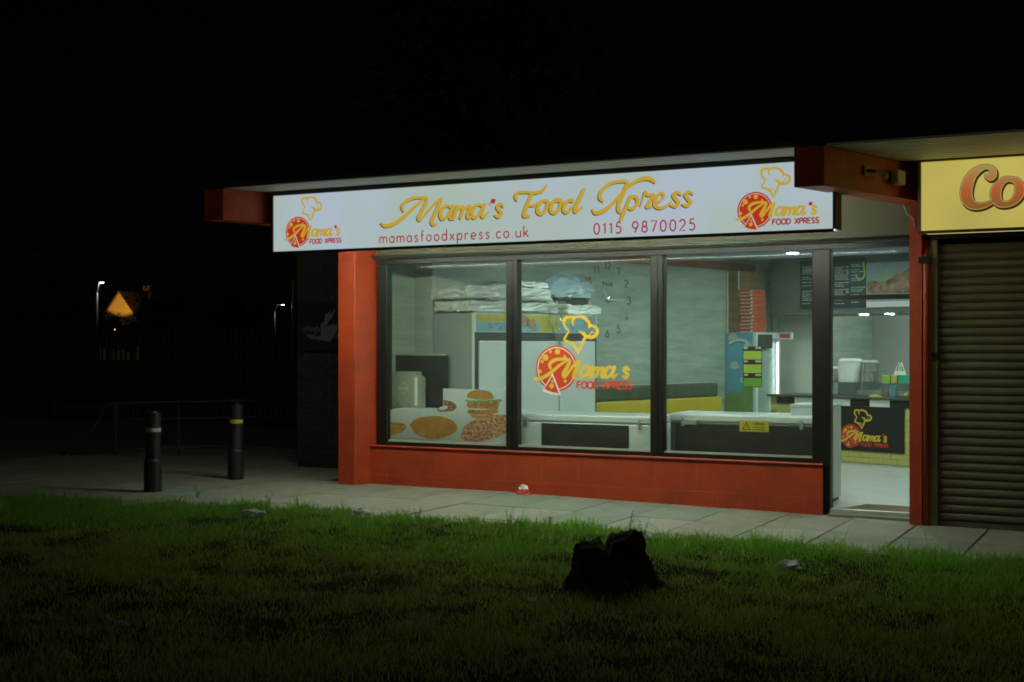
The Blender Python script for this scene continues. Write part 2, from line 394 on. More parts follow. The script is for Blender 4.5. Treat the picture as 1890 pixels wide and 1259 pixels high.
# ------------------------------------------------------------------ flat print: ribbons on a plane
def plane_y(Y): return lambda u, v, d: (u, Y - d, v)               # facing the camera side (-Y)
def plane_b(b): return lambda u, v, d: BF(u, b - d, v)             # facing down the shop (-B)
def plane_p(p): return lambda u, v, d: BF(p + d, u, v)             # on the left wall, facing +P
def catmull(pts, n=6):
    P = np.array(pts, float); out = []
    Q = np.vstack([2 * P[0] - P[1], P, 2 * P[-1] - P[-2]])
    for i in range(1, len(Q) - 2):
        for k in range(n):
            t = k / n; a, b, c, d = Q[i - 1], Q[i], Q[i + 1], Q[i + 2]
            out.append(.5 * ((2 * b) + (c - a) * t + (2 * a - 5 * b + 4 * c - d) * t * t + (3 * b - a - 3 * c + d) * t ** 3))
    out.append(P[-1]); return np.array(out)
class Print:
    def __init__(s, pl, d0=.002, step=.00025): s.pl = pl; s.v = []; s.f = []; s.d = d0; s.step = step
    def ribbon(s, pts, cap=True):          # rows of (u, v, width)
        P = np.array(pts, float); n0 = len(s.v); n = len(P)
        T = np.gradient(P[:, :2], axis=0); T /= np.maximum(np.linalg.norm(T, axis=1, keepdims=True), 1e-9)
        N = np.stack([-T[:, 1], T[:, 0]], 1)
        for i in range(n):
            h = P[i, 2] / 2
            s.v.append(s.pl(P[i, 0] + N[i, 0] * h, P[i, 1] + N[i, 1] * h, s.d)); s.v.append(s.pl(P[i, 0] - N[i, 0] * h, P[i, 1] - N[i, 1] * h, s.d))
        s.f += [(n0 + 2 * i, n0 + 2 * i + 1, n0 + 2 * i + 3, n0 + 2 * i + 2) for i in range(n - 1)]
        if cap:
            for i, sg in ((0, -1), (n - 1, 1)):
                h = P[i, 2] / 2; m = len(s.v); K = 6
                for k in range(K + 1):
                    a = PI * k / K
                    s.v.append(s.pl(P[i, 0] + N[i, 0] * h * math.cos(a) + T[i, 0] * h * math.sin(a) * sg, P[i, 1] + N[i, 1] * h * math.cos(a) + T[i, 1] * h * math.sin(a) * sg, s.d))
                s.f.append(tuple(range(m, m + K + 1)))
        s.d += s.step; return s
    def poly(s, pts):
        n = len(s.v); s.v += [s.pl(u, v, s.d) for u, v in pts]; s.f.append(tuple(range(n, n + len(pts)))); s.d += s.step; return s
    def disc(s, u, v, r, ry=None, seg=24):
        return s.poly([(u + r * math.cos(2 * PI * k / seg), v + (ry or r) * math.sin(2 * PI * k / seg)) for k in range(seg)])
    def rect(s, u0, u1, v0, v1): return s.poly([(u0, v0), (u1, v0), (u1, v1), (u0, v1)])
    def obj(s, parent, name, m, kind=None): return mesh_obj(name, s.v, s.f, m, parent, kind=kind)
def arc(cx, cy, rx, ry, a0, a1, n=14):
    return [(cx + rx * math.cos(math.radians(a0 + (a1 - a0) * i / n)), cy + ry * math.sin(math.radians(a0 + (a1 - a0) * i / n))) for i in range(n + 1)]
O_ = arc(.42, .5, .42, .5, 0, 360, 22)
G = {  # a plain geometric stroke alphabet, x-height 1 (capitals and digits: height 1)
 'a': (.84, [O_, [(.84, 0), (.84, 1)]]), 'o': (.84, [O_]), 'd': (.84, [O_, [(.84, 0), (.84, 1.75)]]), 'p': (.84, [O_, [(0, -.6), (0, 1)]]),
 'g': (.84, [O_, [(.84, 1), (.84, -.25)] + arc(.42, -.25, .42, .35, 0, -150, 8)]), 'b': (.84, [O_, [(0, 0), (0, 1.75)]]),
 'm': (1.3, [[(0, 0), (0, 1)], [(0, .6)] + arc(.325, .62, .325, .38, 180, 0, 8) + [(.65, 0)], [(.65, .6)] + arc(.975, .62, .325, .38, 180, 0, 8) + [(1.3, 0)]]),
 'n': (.75, [[(0, 0), (0, 1)], [(0, .6)] + arc(.375, .62, .375, .38, 180, 0, 8) + [(.75, 0)]]),
 'h': (.75, [[(0, 0), (0, 1.75)], [(0, .6)] + arc(.375, .62, .375, .38, 180, 0, 8) + [(.75, 0)]]),
 's': (.62, [[(.58, .84), (.42, .98), (.2, .98), (.06, .82), (.1, .64), (.3, .53), (.5, .42), (.6, .26), (.5, .07), (.3, 0), (.12, .03), (.02, .16)]]),
 'f': (.5, [[(.52, 1.7), (.36, 1.74), (.23, 1.64), (.2, 1.4), (.2, 0)], [(0, 1), (.46, 1)]]), 't': (.45, [[(.2, 1.5), (.2, 0)], [(0, 1), (.45, 1)]]),
 'x': (.8, [[(0, 0), (.8, 1)], [(0, 1), (.8, 0)]]), 'r': (.5, [[(0, 0), (0, 1)], [(0, .6), (.1, .85), (.3, 1), (.5, .95)]]),
 'e': (.84, [[(.0, .5), (.84, .5)] + arc(.42, .5, .42, .5, 0, 318, 18)]), 'c': (.72, [arc(.42, .5, .42, .5, 45, 315, 18)]),
 'u': (.8, [[(0, 1), (0, .4)] + arc(.4, .4, .4, .4, 180, 360, 10) + [(.8, 1)], [(.8, .4), (.8, 0)]]),
 'k': (.72, [[(0, 0), (0, 1.75)], [(.68, 1), (.05, .42)], [(.25, .6), (.75, 0)]]), 'i': (.1, [[(.05, 0), (.05, 1)], [(.05, 1.4), (.05, 1.5)]]),
 'l': (.1, [[(.05, 0), (.05, 1.75)]]), 'y': (.8, [[(0, 1), (.4, .1)], [(.8, 1), (.2, -.6)]]), '.': (.12, [[(.06, 0), (.06, .12)]]),
 '0': (.62, [arc(.31, .5, .31, .5, 0, 360, 22)]), '1': (.3, [[(.02, .82), (.22, 1), (.22, 0)]]),
 '2': (.6, [arc(.3, .7, .28, .3, 170, -30, 10) + [(.0, 0), (.6, 0)]]), '3': (.58, [arc(.26, .74, .26, .26, 150, -80, 9), arc(.27, .26, .3, .26, 85, -150, 10)]),
 '4': (.66, [[(.66, .26), (.0, .26), (.48, 1), (.48, 0)]]), '5': (.6, [[(.54, 1), (.16, 1), (.09, .58)] + arc(.28, .32, .31, .32, 120, -140, 12)]),
 '6': (.62, [arc(.31, .31, .3, .31, 0, 360, 16), [(.03, .4), (.36, 1)]]), '7': (.6, [[(0, 1), (.6, 1), (.2, 0)]]),
 '8': (.6, [arc(.3, .75, .23, .25, 0, 360, 14), arc(.3, .26, .29, .26, 0, 360, 16)]), '9': (.62, [arc(.31, .69, .3, .31, 0, 360, 16), [(.59, .6), (.26, 0)]]),
 'F': (.55, [[(0, 0), (0, 1)], [(0, 1), (.55, .98)], [(0, .55), (.45, .53)]]), 'O': (.8, [arc(.4, .5, .4, .5, 0, 360, 20)]),
 'D': (.72, [[(0, 0), (0, 1)], [(0, 1)] + arc(.2, .5, .5, .5, 90, -90, 10) + [(0, 0)]]), 'X': (.75, [[(0, 0), (.75, 1)], [(0, 1), (.75, 0)]]),
 'P': (.58, [[(0, 0), (0, 1)], [(0, 1)] + arc(.25, .74, .3, .26, 90, -90, 8) + [(0, .48)]]),
 'R': (.62, [[(0, 0), (0, 1)], [(0, 1)] + arc(.25, .74, .3, .26, 90, -90, 8) + [(0, .48)], [(.25, .48), (.6, 0)]]),
 'E': (.52, [[(.52, 1), (0, 1), (0, 0), (.52, 0)], [(0, .52), (.45, .52)]]),
 'S': (.58, [[(.55, .84), (.4, .98), (.2, .98), (.05, .8), (.12, .6), (.32, .5), (.52, .38), (.57, .22), (.45, .04), (.25, 0), (.02, .14)]]),
 'C': (.7, [arc(.42, .5, .42, .5, 50, 310, 16)]), 'N': (.7, [[(0, 0), (0, 1), (.7, 0), (.7, 1)]]), 'W': (1.0, [[(0, 1), (.25, 0), (.5, .9), (.75, 0), (1, 1)]]),
 'A': (.75, [[(0, 0), (.37, 1), (.75, 0)], [(.14, .35), (.6, .35)]]), 'I': (.1, [[(.05, 0), (.05, 1)]]), 'G': (.8, [arc(.42, .5, .42, .5, 50, 350, 18) + [(.5, .44)]]),
 'M': (.9, [[(0, 0), (.05, 1), (.45, .2), (.85, 1), (.9, 0)]]), 'T': (.6, [[(.3, 0), (.3, 1)], [(0, 1), (.6, 1)]]), 'e_': (0, []), ' ': (.45, []),
}
def text_width(s, track): return sum(G[c][0] + track for c in s) - track
def letters(parent, pl, s, u0, v0, width, xh, wt, m, track=.28, name='letter', d0=.003, joined=None, slant=0.0, caps=True, hs=None):
    # one object for each letter, or strokes added to one Print
    k = width / text_width(s, track); u = u0
    for c in s:
        wd, strokes = G[c]
        if strokes:
            pr = joined or Print(pl, d0)
            for st in strokes:
                pr.ribbon([(u + x * k + slant * y * xh, v0 + y * xh, wt) for x, y in st], cap=caps)
            if not joined: pr.obj(parent, name, m)
        u += (wd + track) * k

# ================================================================== GROUND
YB = [(-30, -5.2), (-14, -3.75), (-10.6, -3.15), (-8.6, -2.78), (-7.0, -2.53), (-5.0, -2.30), (-3.0, -2.16), (-1.1, -2.04), (6, -1.9)]
def yb(x):
    xs = [a for a, _ in YB]; ys = [b for _, b in YB]
    return float(np.interp(x, xs, ys))
def lz(x, y):
    # lawn surface: follows the pavement level, with lumps
    d = min(1.0, max(0.0, (yb(x) - y - .15) / .8))
    return zg(x) + .012 + d * (.05 * mnoise.noise(Vector((x * .5, y * .6, 1.3))) + .028 * mnoise.noise(Vector((x * 1.9, y * 1.9, 4.1)))) - .004 * max(0, yb(x) - y)
mb = MB()
xs = np.concatenate([[-700, -250, -90, -40, -24], np.arange(-16, 5.01, .22), [8, 14, 40, 150, 700]])
ys = np.concatenate([[-400, -120, -40, -20], np.arange(-13, .01, .22), [3, 10, 30, 80, 200, 900]])
for y in ys:
    for x in xs:
        near = -16 <= x <= 5 and -13 <= y <= 0
        mb.v.append((x, y, (lz(x, y) if y < yb(x) else zg(x) - .075) if near else zg(min(max(x, -16), 5)) - .085))
nx = len(xs)
for j in range(len(ys) - 1):
    for i in range(nx - 1): mb.f.append((j * nx + i, j * nx + i + 1, (j + 1) * nx + i + 1, (j + 1) * nx + i))
g = struct('ground', mb, 'soil'); g.data.polygons.foreach_set('use_smooth', [True] * len(g.data.polygons))

# pavement: bedding sheet and separate slabs
mb = MB(); cols = np.arange(-16.2, 4.2, .62); 
for x0, x1 in zip(np.arange(-30, 4, 1.0), np.arange(-29, 5, 1.0)):
    n = len(mb.v); ya = yc = -3.0 if x0 > -12 else -3.6
    yt = 1.6 if x0 < -9 else .02
    mb.v += [(x0, ya, zg(x0) - .018), (x1, yc, zg(x1) - .018), (x1, yt, zg(x1) - .018), (x0, yt, zg(x0) - .018)]; mb.f.append((n, n + 1, n + 2, n + 3))
pav = struct('pavement', mb, 'joint_sand')
def slab_mesh(w, l):
    m = MB(); c = .004; g = .006
    a0, a1, b0, b1 = g, w - g, g, l - g
    n = 0
    m.v = [(a0, b0, -.016), (a1, b0, -.016), (a1, b1, -.016), (a0, b1, -.016), (a0, b0, -c), (a1, b0, -c), (a1, b1, -c), (a0, b1, -c), (a0 + c, b0 + c, 0), (a1 - c, b0 + c, 0), (a1 - c, b1 - c, 0), (a0 + c, b1 - c, 0)]
    m.f = [(0, 1, 5, 4), (1, 2, 6, 5), (2, 3, 7, 6), (3, 0, 4, 7), (4, 5, 9, 8), (5, 6, 10, 9), (6, 7, 11, 10), (7, 4, 8, 11), (8, 9, 10, 11)]
    return rawmesh('paving_slab', m, 'slab')
SM = {}
rows = [(-.25, .235), (-1.15, .9), (-2.05, .9), (-2.95, .9)]
for ci in range(24):
    x0 = -3.37 + .62 * (ci - 18)
    for ri, (y0, l) in enumerate(rows):
        if x0 < -9.4 and ri == 0: pass
        yo = max(y0, round((yb(x0) - .12) / .06) * .06) if ri == 3 else y0
        l2 = round(y0 + l - yo, 3)
        if l2 < .08: continue
        key = l2
        if key not in SM: SM[key] = slab_mesh(.62, l2)
        zt = zg(x0) + random.uniform(-.0025, .0025)
        k = random.random()
        o = piece('paving_slab', SM[key], (x0, yo, zt), pav, m='slab' if k < .62 else ('slab_pale' if k < .8 else 'slab_green'))
        o.rotation_euler = (random.uniform(-.002, .002), math.atan(.0125) if x0 > -7 else 0, 0)
# left of the shop the paving runs back along the side wall
for ci in range(-13, -1):
    x0 = -3.37 + .62 * (ci - 5)
    if x0 > -9.3: continue
    for y0 in (-.01, .89, 1.79, 2.69):
        k = random.random()
        if .9 not in SM: SM[.9] = slab_mesh(.62, .9)
        piece('paving_slab', SM[.9], (x0, y0, random.uniform(-.002, .002)), pav, m='slab' if k < .7 else 'slab_green')
mb = MB(); mb.v = [(-60, 3.6, -.02), (-9.3, 3.6, -.02), (-9.3, 14, -.02), (-60, 14, -.02), (-60, -3.6, -.02), (-14.8, -3.6, -.02), (-14.8, 3.6, -.02)]
mb.f = [(0, 1, 2, 3), (4, 5, 6, 0)]
struct('path', mb, 'asphalt')

# grass: single blades, far too many to count
def grass():
    N = 680000
    x = rng.uniform(-13.5, 2.2, N); y = rng.uniform(-9.2, -1.8, N)
    edge = np.interp(x, [a for a, _ in YB], [b for _, b in YB]) + .06 * np.sin(x * 5.1) + .05 * np.sin(x * 11.7 + 1) + .07 * np.sin(x * 2.3 + .5) + .035 * np.sin(x * 27 + y * 9)
    d = edge - y
    dx, dy = x, y + CAMD
    zz = -SN * dx + CN * dy; tt = (CN * dx + SN * dy) / np.maximum(zz, .1)
    keep = (d > rng.uniform(-.10, .03, N)) & (np.abs(tt) < .47) & (zz > 4.6)
    x, y, d, zz = x[keep], y[keep], d[keep], zz[keep]
    cl = np.array([mnoise.noise(Vector((a * 1.3, b * 1.3, 7.7))) for a, b in zip(x, y)])
    tf = np.array([mnoise.noise(Vector((a * 4.2, b * 4.2, 2.7))) for a, b in zip(x, y)])
    tall = np.exp(-np.maximum(d, 0) / .55)
    k2 = rng.uniform(0, 1, len(x)) < np.clip(.62 + cl * .8 + tf * .75 + .35 * tall, .06, 1)
    x, y, d, zz, cl, tf, tall = x[k2], y[k2], d[k2], zz[k2], cl[k2], tf[k2], tall[k2]
    n = len(x)
    z = np.array([lz(a, b) for a, b in zip(x, y)]) + .004
    h = rng.gamma(5, .0078, n) * (.70 + .60 * tall + .35 * np.clip(cl, -.5, 1) + (.5 + 1.1 * tall) * np.clip(tf, -.3, 1))
    h = np.maximum(h, .008)
    spr = rng.uniform(0, 1, n) < .010 * (1 + 5 * tall); h = np.where(spr, h * 2.0, h)
    wd = rng.uniform(.0022, .0048, n) * (.7 + zz / 18)
    a = rng.uniform(0, 2 * PI, n); lean = rng.uniform(.15, 1.25, n) * h; la = rng.uniform(0, 2 * PI, n)
    ca, sa = np.cos(a) * wd / 2, np.sin(a) * wd / 2
    lx, ly = np.cos(la) * lean, np.sin(la) * lean
    V = np.empty((n, 5, 3), np.float32)
    V[:, 0] = np.stack([x - ca, y - sa, z - .01], 1); V[:, 1] = np.stack([x + ca, y + sa, z - .01], 1)
    V[:, 2] = np.stack([x - ca * .8 + lx * .35, y - sa * .8 + ly * .35, z + h * .6], 1); V[:, 3] = np.stack([x + ca * .8 + lx * .35, y + sa * .8 + ly * .35, z + h * .6], 1)
    V[:, 4] = np.stack([x + lx, y + ly, z + h * .98], 1)
    me = bpy.data.meshes.new('grass'); me.vertices.add(n * 5); me.vertices.foreach_set('co', V.reshape(-1))
    b = (np.arange(n) * 5)[:, None]
    loops = np.concatenate([b + np.array([0, 1, 3, 2]), b + np.array([2, 3, 4])], 1).reshape(-1).astype(np.int32)
    me.loops.add(n * 7); me.loops.foreach_set('vertex_index', loops)
    st = (np.arange(n)[:, None] * 7 + np.array([0, 4])).reshape(-1).astype(np.int32)
    me.polygons.add(n * 2); me.polygons.foreach_set('loop_start', st)
    me.update(calc_edges=True); me.validate()
    # dry and green blades: a colour of each blade's own
    att = me.color_attributes.new('blade', 'FLOAT_COLOR', 'POINT')
    fr_ = np.clip((d - .35) / 2.6, 0, 1)
    dry = np.clip(rng.normal(.06, .20, n) + .30 * np.clip(-cl, -1, 1) + .62 * fr_ ** .8, 0, 1)[:, None]
    br = rng.uniform(.65, 1.3, n)[:, None]
    c = (np.array([.20, .45, .05]) * (1 - dry) + np.array([.33, .25, .085]) * dry) * br
    cc = np.concatenate([c, np.ones((n, 1))], 1); att.data.foreach_set('color', np.repeat(cc, 5, 0).astype(np.float32).reshape(-1))
    m = bpy.data.materials.new('grass_blade'); m.use_nodes = True; nt = m.node_tree; p = nt.nodes['Principled BSDF']
    at = nt.nodes.new('ShaderNodeAttribute'); at.attribute_name = 'blade'; nt.links.new(at.outputs['Color'], p.inputs['Base Color'])
    p.inputs['Roughness'].default_value = .6; p.inputs['Specular IOR Level'].default_value = .25
    tr = nt.nodes.new('ShaderNodeBsdfTranslucent'); nt.links.new(at.outputs['Color'], tr.inputs[0])
    mx = nt.nodes.new('ShaderNodeMixShader'); mx.inputs[0].default_value = .6
    nt.links.new(p.outputs[0], mx.inputs[1]); nt.links.new(tr.outputs[0], mx.inputs[2]); nt.links.new(mx.outputs[0], nt.nodes['Material Output'].inputs[0])
    me.materials.append(m)
    o = bpy.data.objects.new('grass', me); COL.objects.link(o); o['kind'] = 'stuff'; o['label'] = 'short rough green grass of the dark lawn in front'; o['category'] = 'grass'
grass()

# ================================================================== THE SHOP
shop = E('takeaway_shop', (-5.3, 0, 0), 'single-storey takeaway with red pillars, dark window frames and a lit interior', 'shop')
def alongB(x, y, yto): return x + (yto - y) * Bx / By
# pillars (party-wall ends) and the red beams over them
def skew_prism(x0, x1, y0, y1, z0, z1): return MB().prism([(x0, y0), (x1, y0), (alongB(x1, y0, y1), y1), (alongB(x0, y0, y1), y1)], z0, z1)
part(shop, 'pillar', skew_prism(-8.59, -8.375, -.32, .04, -.1, 3.245), 'red_paint')
mbp = MB().tube([(-8.372, -.305, 0.0), (-8.372, -.305, 2.7)], .012, 6); part(shop, 'corner_bead', mbp, 'red_paint')
part(shop, 'pillar', skew_prism(-2.196, -2.085, -.32, .3, -.2, 3.0), 'red_paint')
part(shop, 'downpipe', MB().tube([(-2.05, -.29, -.06), (-2.05, -.29, 2.36), (-2.06, -.27, 2.44), (-2.06, -.2, 2.62)], .032, 10), 'red_paint', True)
part(shop, 'pipe_bracket', MB().box(-2.11, -2.0, -.335, -.2, 2.36, 2.42), 'dark_frame')
for xr, nm in ((-8.88, 'l'), (-2.578, 'r')):
    part(shop, 'roof_beam', skew_prism(xr - .25, xr, -2.0, -.05, 2.92, 3.247), 'red_beam')
# canopy: boarded soffit in front of the signs, plain ceiling behind, roof over
def board(x0, x1, y0, y1, z, m, parent, nm='soffit_board'):
    part(parent, nm, skew_prism(x0, x1, y0, y1, z, z + .02), m)
for k in range(4):
    y0 = -1.985 + k * .118
    board(alongB(-8.87, -2, y0), alongB(-2.838, -2, y0), y0, y0 + .100, 3.25, 'soffit', shop)
    board(alongB(-8.87, -2, y0), alongB(-2.838, -2, y0), y0 + .1005, y0 + .1175, 3.2512, 'groove_shade', shop, 'soffit_groove_shade')  # nearly flush dark strip paints in the shade of the board gap
part(shop, 'canopy_ceiling', skew_prism(-8.70, -2.665, -1.505, .05, 3.252, 3.27), 'soffit')
part(shop, 'roof', MB().box(-9.25, 7.5, -1.93, 12.5, 3.285, 3.42), 'bitumen')
part(shop, 'roof_trim', MB().box(-9.25, -2.83, -2.012, -1.99, 3.255, 3.30), 'alu_dark')
part(shop, 'roof_edge', MB().box(-9.25, 7.5, -1.985, -1.935, 3.275, 3.415), 'bitumen')
# head of the shop front
part(shop, 'fascia_panel', MB().box(-8.36, -2.07, .0, .06, 2.665, 3.24), 'olive_panel')
part(shop, 'head_rail', MB().cbox(-8.262, -2.2, -.11, .0, 2.60, 2.662, .012), 'grey_trim')
part(shop, 'rail_nosing', MB().tube([(-8.26, -.115, 2.628), (-2.2, -.115, 2.628)], .016, 8), 'grey_trim', True)
part(shop, 'head_frame', MB().box(-8.262, -2.2, -.02, .09, 2.545, 2.597), 'dark_frame')
# window frame members: x pairs read off on the window plane
def X(px, Y=0.0): return fac(px, 600, Y)[0]
ZS, ZH = .462, 2.545
jx = [(X(698), X(717)), (X(936), X(957)), (X(1202), X(1226)), (X(1500), X(1534))]
for i, (a, b) in enumerate(jx):
    z0 = ZS if i < 3 else zg(a) - .03
    part(shop, 'mullion' if 0 < i < 3 else 'jamb', MB().cbox(a, b, -.035, .085, z0, ZH, .008), 'dark_frame')
    if 0 < i < 3: part(shop, 'mullion_bead', MB().box((a + b) / 2 - .012, (a + b) / 2 + .012, -.042, -.036, z0 + .02, ZH - .01), 'dark_frame')
part(shop, 'sill_frame', MB().box(jx[0][0], jx[3][0] - .002, -.03, .08, ZS - .012, ZS + .028), 'dark_frame')
for i in range(3):
    a, b = jx[i][1], jx[i + 1][0]
    part(shop, 'glazing_bead', MB().box(a + .002, b - .002, -.004, .012, ZS + .03, ZS + .05), 'beige_plastic')
    part(shop, 'window_pane', MB().box(a - .004, b + .004, .022, .028, ZS + .026, ZH - .002), 'glass')
# stall riser of painted blocks with a ledge
xr0, xr1 = -8.30, X(1519, -.09)
part(shop, 'stall_riser_core', MB().box(xr0 + .01, xr1 - .01, -.083, .09, -.2, .435), 'red_paint')
zrow = [(-.12, .1162), (.1178, .431)]
bw = .44
for r, (z0, z1) in enumerate(zrow):
    x = xr0 + (0 if r else -.22)
    while x < xr1 - .01:
        a, b = max(x, xr0), min(x + bw, xr1)
        if b - a > .03: part(shop, 'stall_riser_block', MB().cbox(a + .0006, b - .0006, -.092 - random.uniform(0, .0006), -.078, z0, z1, .0012), 'red_paint')
        x += bw
part(shop, 'stall_riser_ledge', MB().cbox(xr0, xr1 + .004, -.112, -.03, .434, .449, .004), 'red_paint')
# door opening
dl, dr = jx[3][1], -2.2
part(shop, 'door_transom', MB().box(dl + .002, dr - .002, -.02, .06, *(lambda a, b: (b, a))(fac(1600, 544)[1], fac(1600, 553)[1])), 'dark_frame')
part(shop, 'transom_pane', MB().box(dl, dr, .02, .026, fac(1600, 544)[1] + .002, ZH), 'glass')
part(shop, 'threshold', MB().box(dl + .002, dr + .02, -.05, .03, -.09, .012), 'alu')
part(shop, 'threshold_step', MB().box(dl + .002, dr + .02, -.14, -.051, -.2, -.028), 'slab')
# the door leaf is folded right back along the right-hand wall
def DF(u, t, z): return (dr - .02 + Bx * u - Px * t, .08 + By * u - Py * t, z)
part(shop, 'door_leaf', MB(DF).box(0, .09, 0, .045, .02, 2.03).box(.80, .89, 0, .045, .02, 2.03).box(.091, .799, 0, .045, .02, .25).box(.091, .799, 0, .045, 1.94, 2.03), 'dark_frame')
part(shop, 'door_pane', MB(DF).box(.092, .798, .018, .026, .252, 1.938), 'glass')
# interior shell (askew)
W = 5.78
def front_b(p): return -(p * Py) / By         # where the P-line meets the window plane
part(shop, 'floor', MB().prism([BF(-.4, .25, 0)[:2], BF(-.4, 11.5, 0)[:2], BF(W + .4, 11.5, 0)[:2], (alongB(-2.1, 0, .05), .05), (OX - .4, .05)], -.05, .0), 'shop_floor')
part(shop, 'side_wall', MB(BF).box(-.46, 0, .85, 11.5, 0, 2.95), 'wood_wall')
part(shop, 'side_wall', MB(BF).prism([(-.46, -.08), (-.33, -.04), (-.33, .849), (-.46, .849)], 0, 2.95), 'wood_wall')
part(shop, 'side_wall', MB(BF).prism([(W, front_b(W) + .12), (W + .12, front_b(W) + .12), (W + .12, 11.5), (W, 11.5)], 0, 2.95), 'pale_wall')
part(shop, 'back_wall', MB(BF).box(-.1, W + .1, 11.4, 11.5, 0, 2.95), 'pale_wall')
part(shop, 'ceiling', MB().prism([(OX - .45, .1), (alongB(-2.1, 0, .1), .1), BF(W + .1, 11.5, 0)[:2], BF(-.4, 11.5, 0)[:2]], 2.95, 3.0), 'blue_ceiling')
part(shop, 'cornice_strip', MB(BF).box(.002, .03, .5, 7.68, 2.77, 2.88), 'red_strip')
BK = 7.7
part(shop, 'menu_bulkhead', MB(BF).box(.30, W - .002, BK, BK + 1.3, 2.075, 2.948), 'dark_wall')
kq0, kq1 = bp(1430, 650, BK + .5)[0], bp(1506, 650, BK + .5)[0]
part(shop, 'kitchen_partition', MB(BF).box(kq0, kq1, BK + .5, BK + .6, 0, 2.073), 'white_wall')
part(shop, 'partition_trim', MB(BF).box(kq0 - .02, kq0 + .05, BK + .47, BK + .498, 0, 2.07), 'white_steel')

def downlight(p, b, z, r=.085, mt='downlight'):
    t = E('downlight', BF(p, b, z), '', 'light')
    part(t, 'trim_ring', MB(BF).lathe(p, b, [(r + .02, z - .012), (r + .02, z - .001), (r + .001, z - .001), (r + .001, z - .012)], 20, False), 'white_steel')
    part(t, 'lens', MB(BF).lathe(p, b, [(r, z - .008), (r, z - .002)], 20), mt)
    return t
cp, _ = bp(1463, 466, 6.57)
lbl = ['recessed ceiling light near the left wall, close to the front windows', 'recessed ceiling light over the middle, close to the front windows', 'recessed ceiling light near the door, close to the front windows',
       'recessed ceiling light above the yellow bench', 'recessed ceiling light over the middle of the shop floor', 'recessed ceiling light halfway down by the right wall',
       'bright round ceiling light seen in the top right of the right window', 'recessed ceiling light in front of the food menu photo', 'recessed ceiling light at the right end of the counter']
k = 0
for b in (2.3, 4.4, 6.57):
    for p in (cp, 3.3, 5.1):
        d = downlight(p, max(b, front_b(p) + .6), 2.95); d['label'] = lbl[k]; d['group'] = 'recessed ceiling lights'; k += 1
for px, l in ((1556, 'left one of two lights under the menu boards, seen through the door'), (1630, 'right one of two lights under the menu boards, seen through the door')):
    dx, dy = rayd(px); Z = (2.06 - CAMH) * FPX / (HOR - 580)
    q = Vector((dx * Z - OX, dy * Z - CAMD - OY)); p, b = q.x * Px + q.y * Py, q.x * Bx + q.y * By
    b = max(b, BK + .16); d = downlight(p, b, 2.075, .07); d['label'] = l; d['group'] = 'lights under the menu boards'

for p, l in ((1.6, 'added unseen kitchen light behind the left menu board'), (3.6, 'added unseen kitchen light behind the menu picture')):
    d = downlight(p, 9.9, 2.95, .11); d['label'] = l; d['group'] = 'added kitchen lights'  # unseen lights added behind the bulkhead to brighten the kitchen
# ------------------------------------------------------------------ shop sign (light box between the beams)
YS = -1.50
sx0, zt0 = fac(505, 362.4, YS); sx1, _ = fac(1537, 424.3, YS)
SZ0, SZ1 = 2.604, 3.203
sign = E('shop_sign', ((sx0 + sx1) / 2, YS, SZ0), 'long backlit white shop sign with yellow script lettering and red pizza logos', 'sign')
seam = X(946, YS)
part(sign, 'face_panel', MB().box(sx0, seam - .0015, YS, YS + .006, SZ0, SZ1), 'sign_face')
part(sign, 'face_panel', MB().box(seam + .0015, sx1, YS, YS + .006, SZ0, SZ1), 'sign_face')
for ex_ in (sx0 - .022, sx1 + .0125): part(sign, 'end_cap', MB().box(ex_, ex_ + .0095, YS - .012, YS + .24, SZ0 + .001, SZ1 + .034), 'alu_dark')
part(sign, 'back_box', MB().box(sx0 - .01, sx1 + .01, YS + .008, YS + .205, SZ0 + .012, SZ1 + .02), 'white_steel')
part(sign, 'rear_lip', MB().box(sx0 - .01, sx1 + .01, YS + .206, YS + .215, SZ0 - .004, SZ1 + .02), 'alu_dark')
part(sign, 'frame_top', MB().box(sx0 - .012, sx1 + .012, YS - .012, YS + .007, SZ1 + .002, SZ1 + .034), 'alu_dark')
part(sign, 'frame_bottom', MB().box(sx0 - .012, sx1 + .012, YS - .012, YS + .0075, SZ0 - .026, SZ0 + .003), 'alu_dark')
part(sign, 'frame_side', MB().box(sx0 - .012, sx0 - .002, YS - .012, YS + .007, SZ0 - .001, SZ1 + .001), 'alu_dark')
part(sign, 'frame_side', MB().box(sx1 + .002, sx1 + .012, YS - .012, YS + .007, SZ0 - .001, SZ1 + .001), 'alu_dark')
nt_ = 4
for k in range(nt_):
    a = sx0 + .01 + (sx1 - sx0 - .02) / nt_ * k; b = a + (sx1 - sx0 - .02) / nt_ - .02
    part(sign, 'light_diffuser', MB().box(a, b, YS + .03, YS + .19, SZ0 + .004, SZ0 + .011), 'diffuser')
    part(sign, 'fluorescent_tube', MB().tube([(a + .05, YS + .255, 2.70), (b - (.30 if k == nt_ - 1 else .05), YS + .255, 2.70)], .013, 8), 'tube', True)
    part(sign, 'tube_batten', MB().box(a, b - (.28 if k == nt_ - 1 else 0), YS + .2155, YS + .238, 2.675, 2.725), 'white_steel')

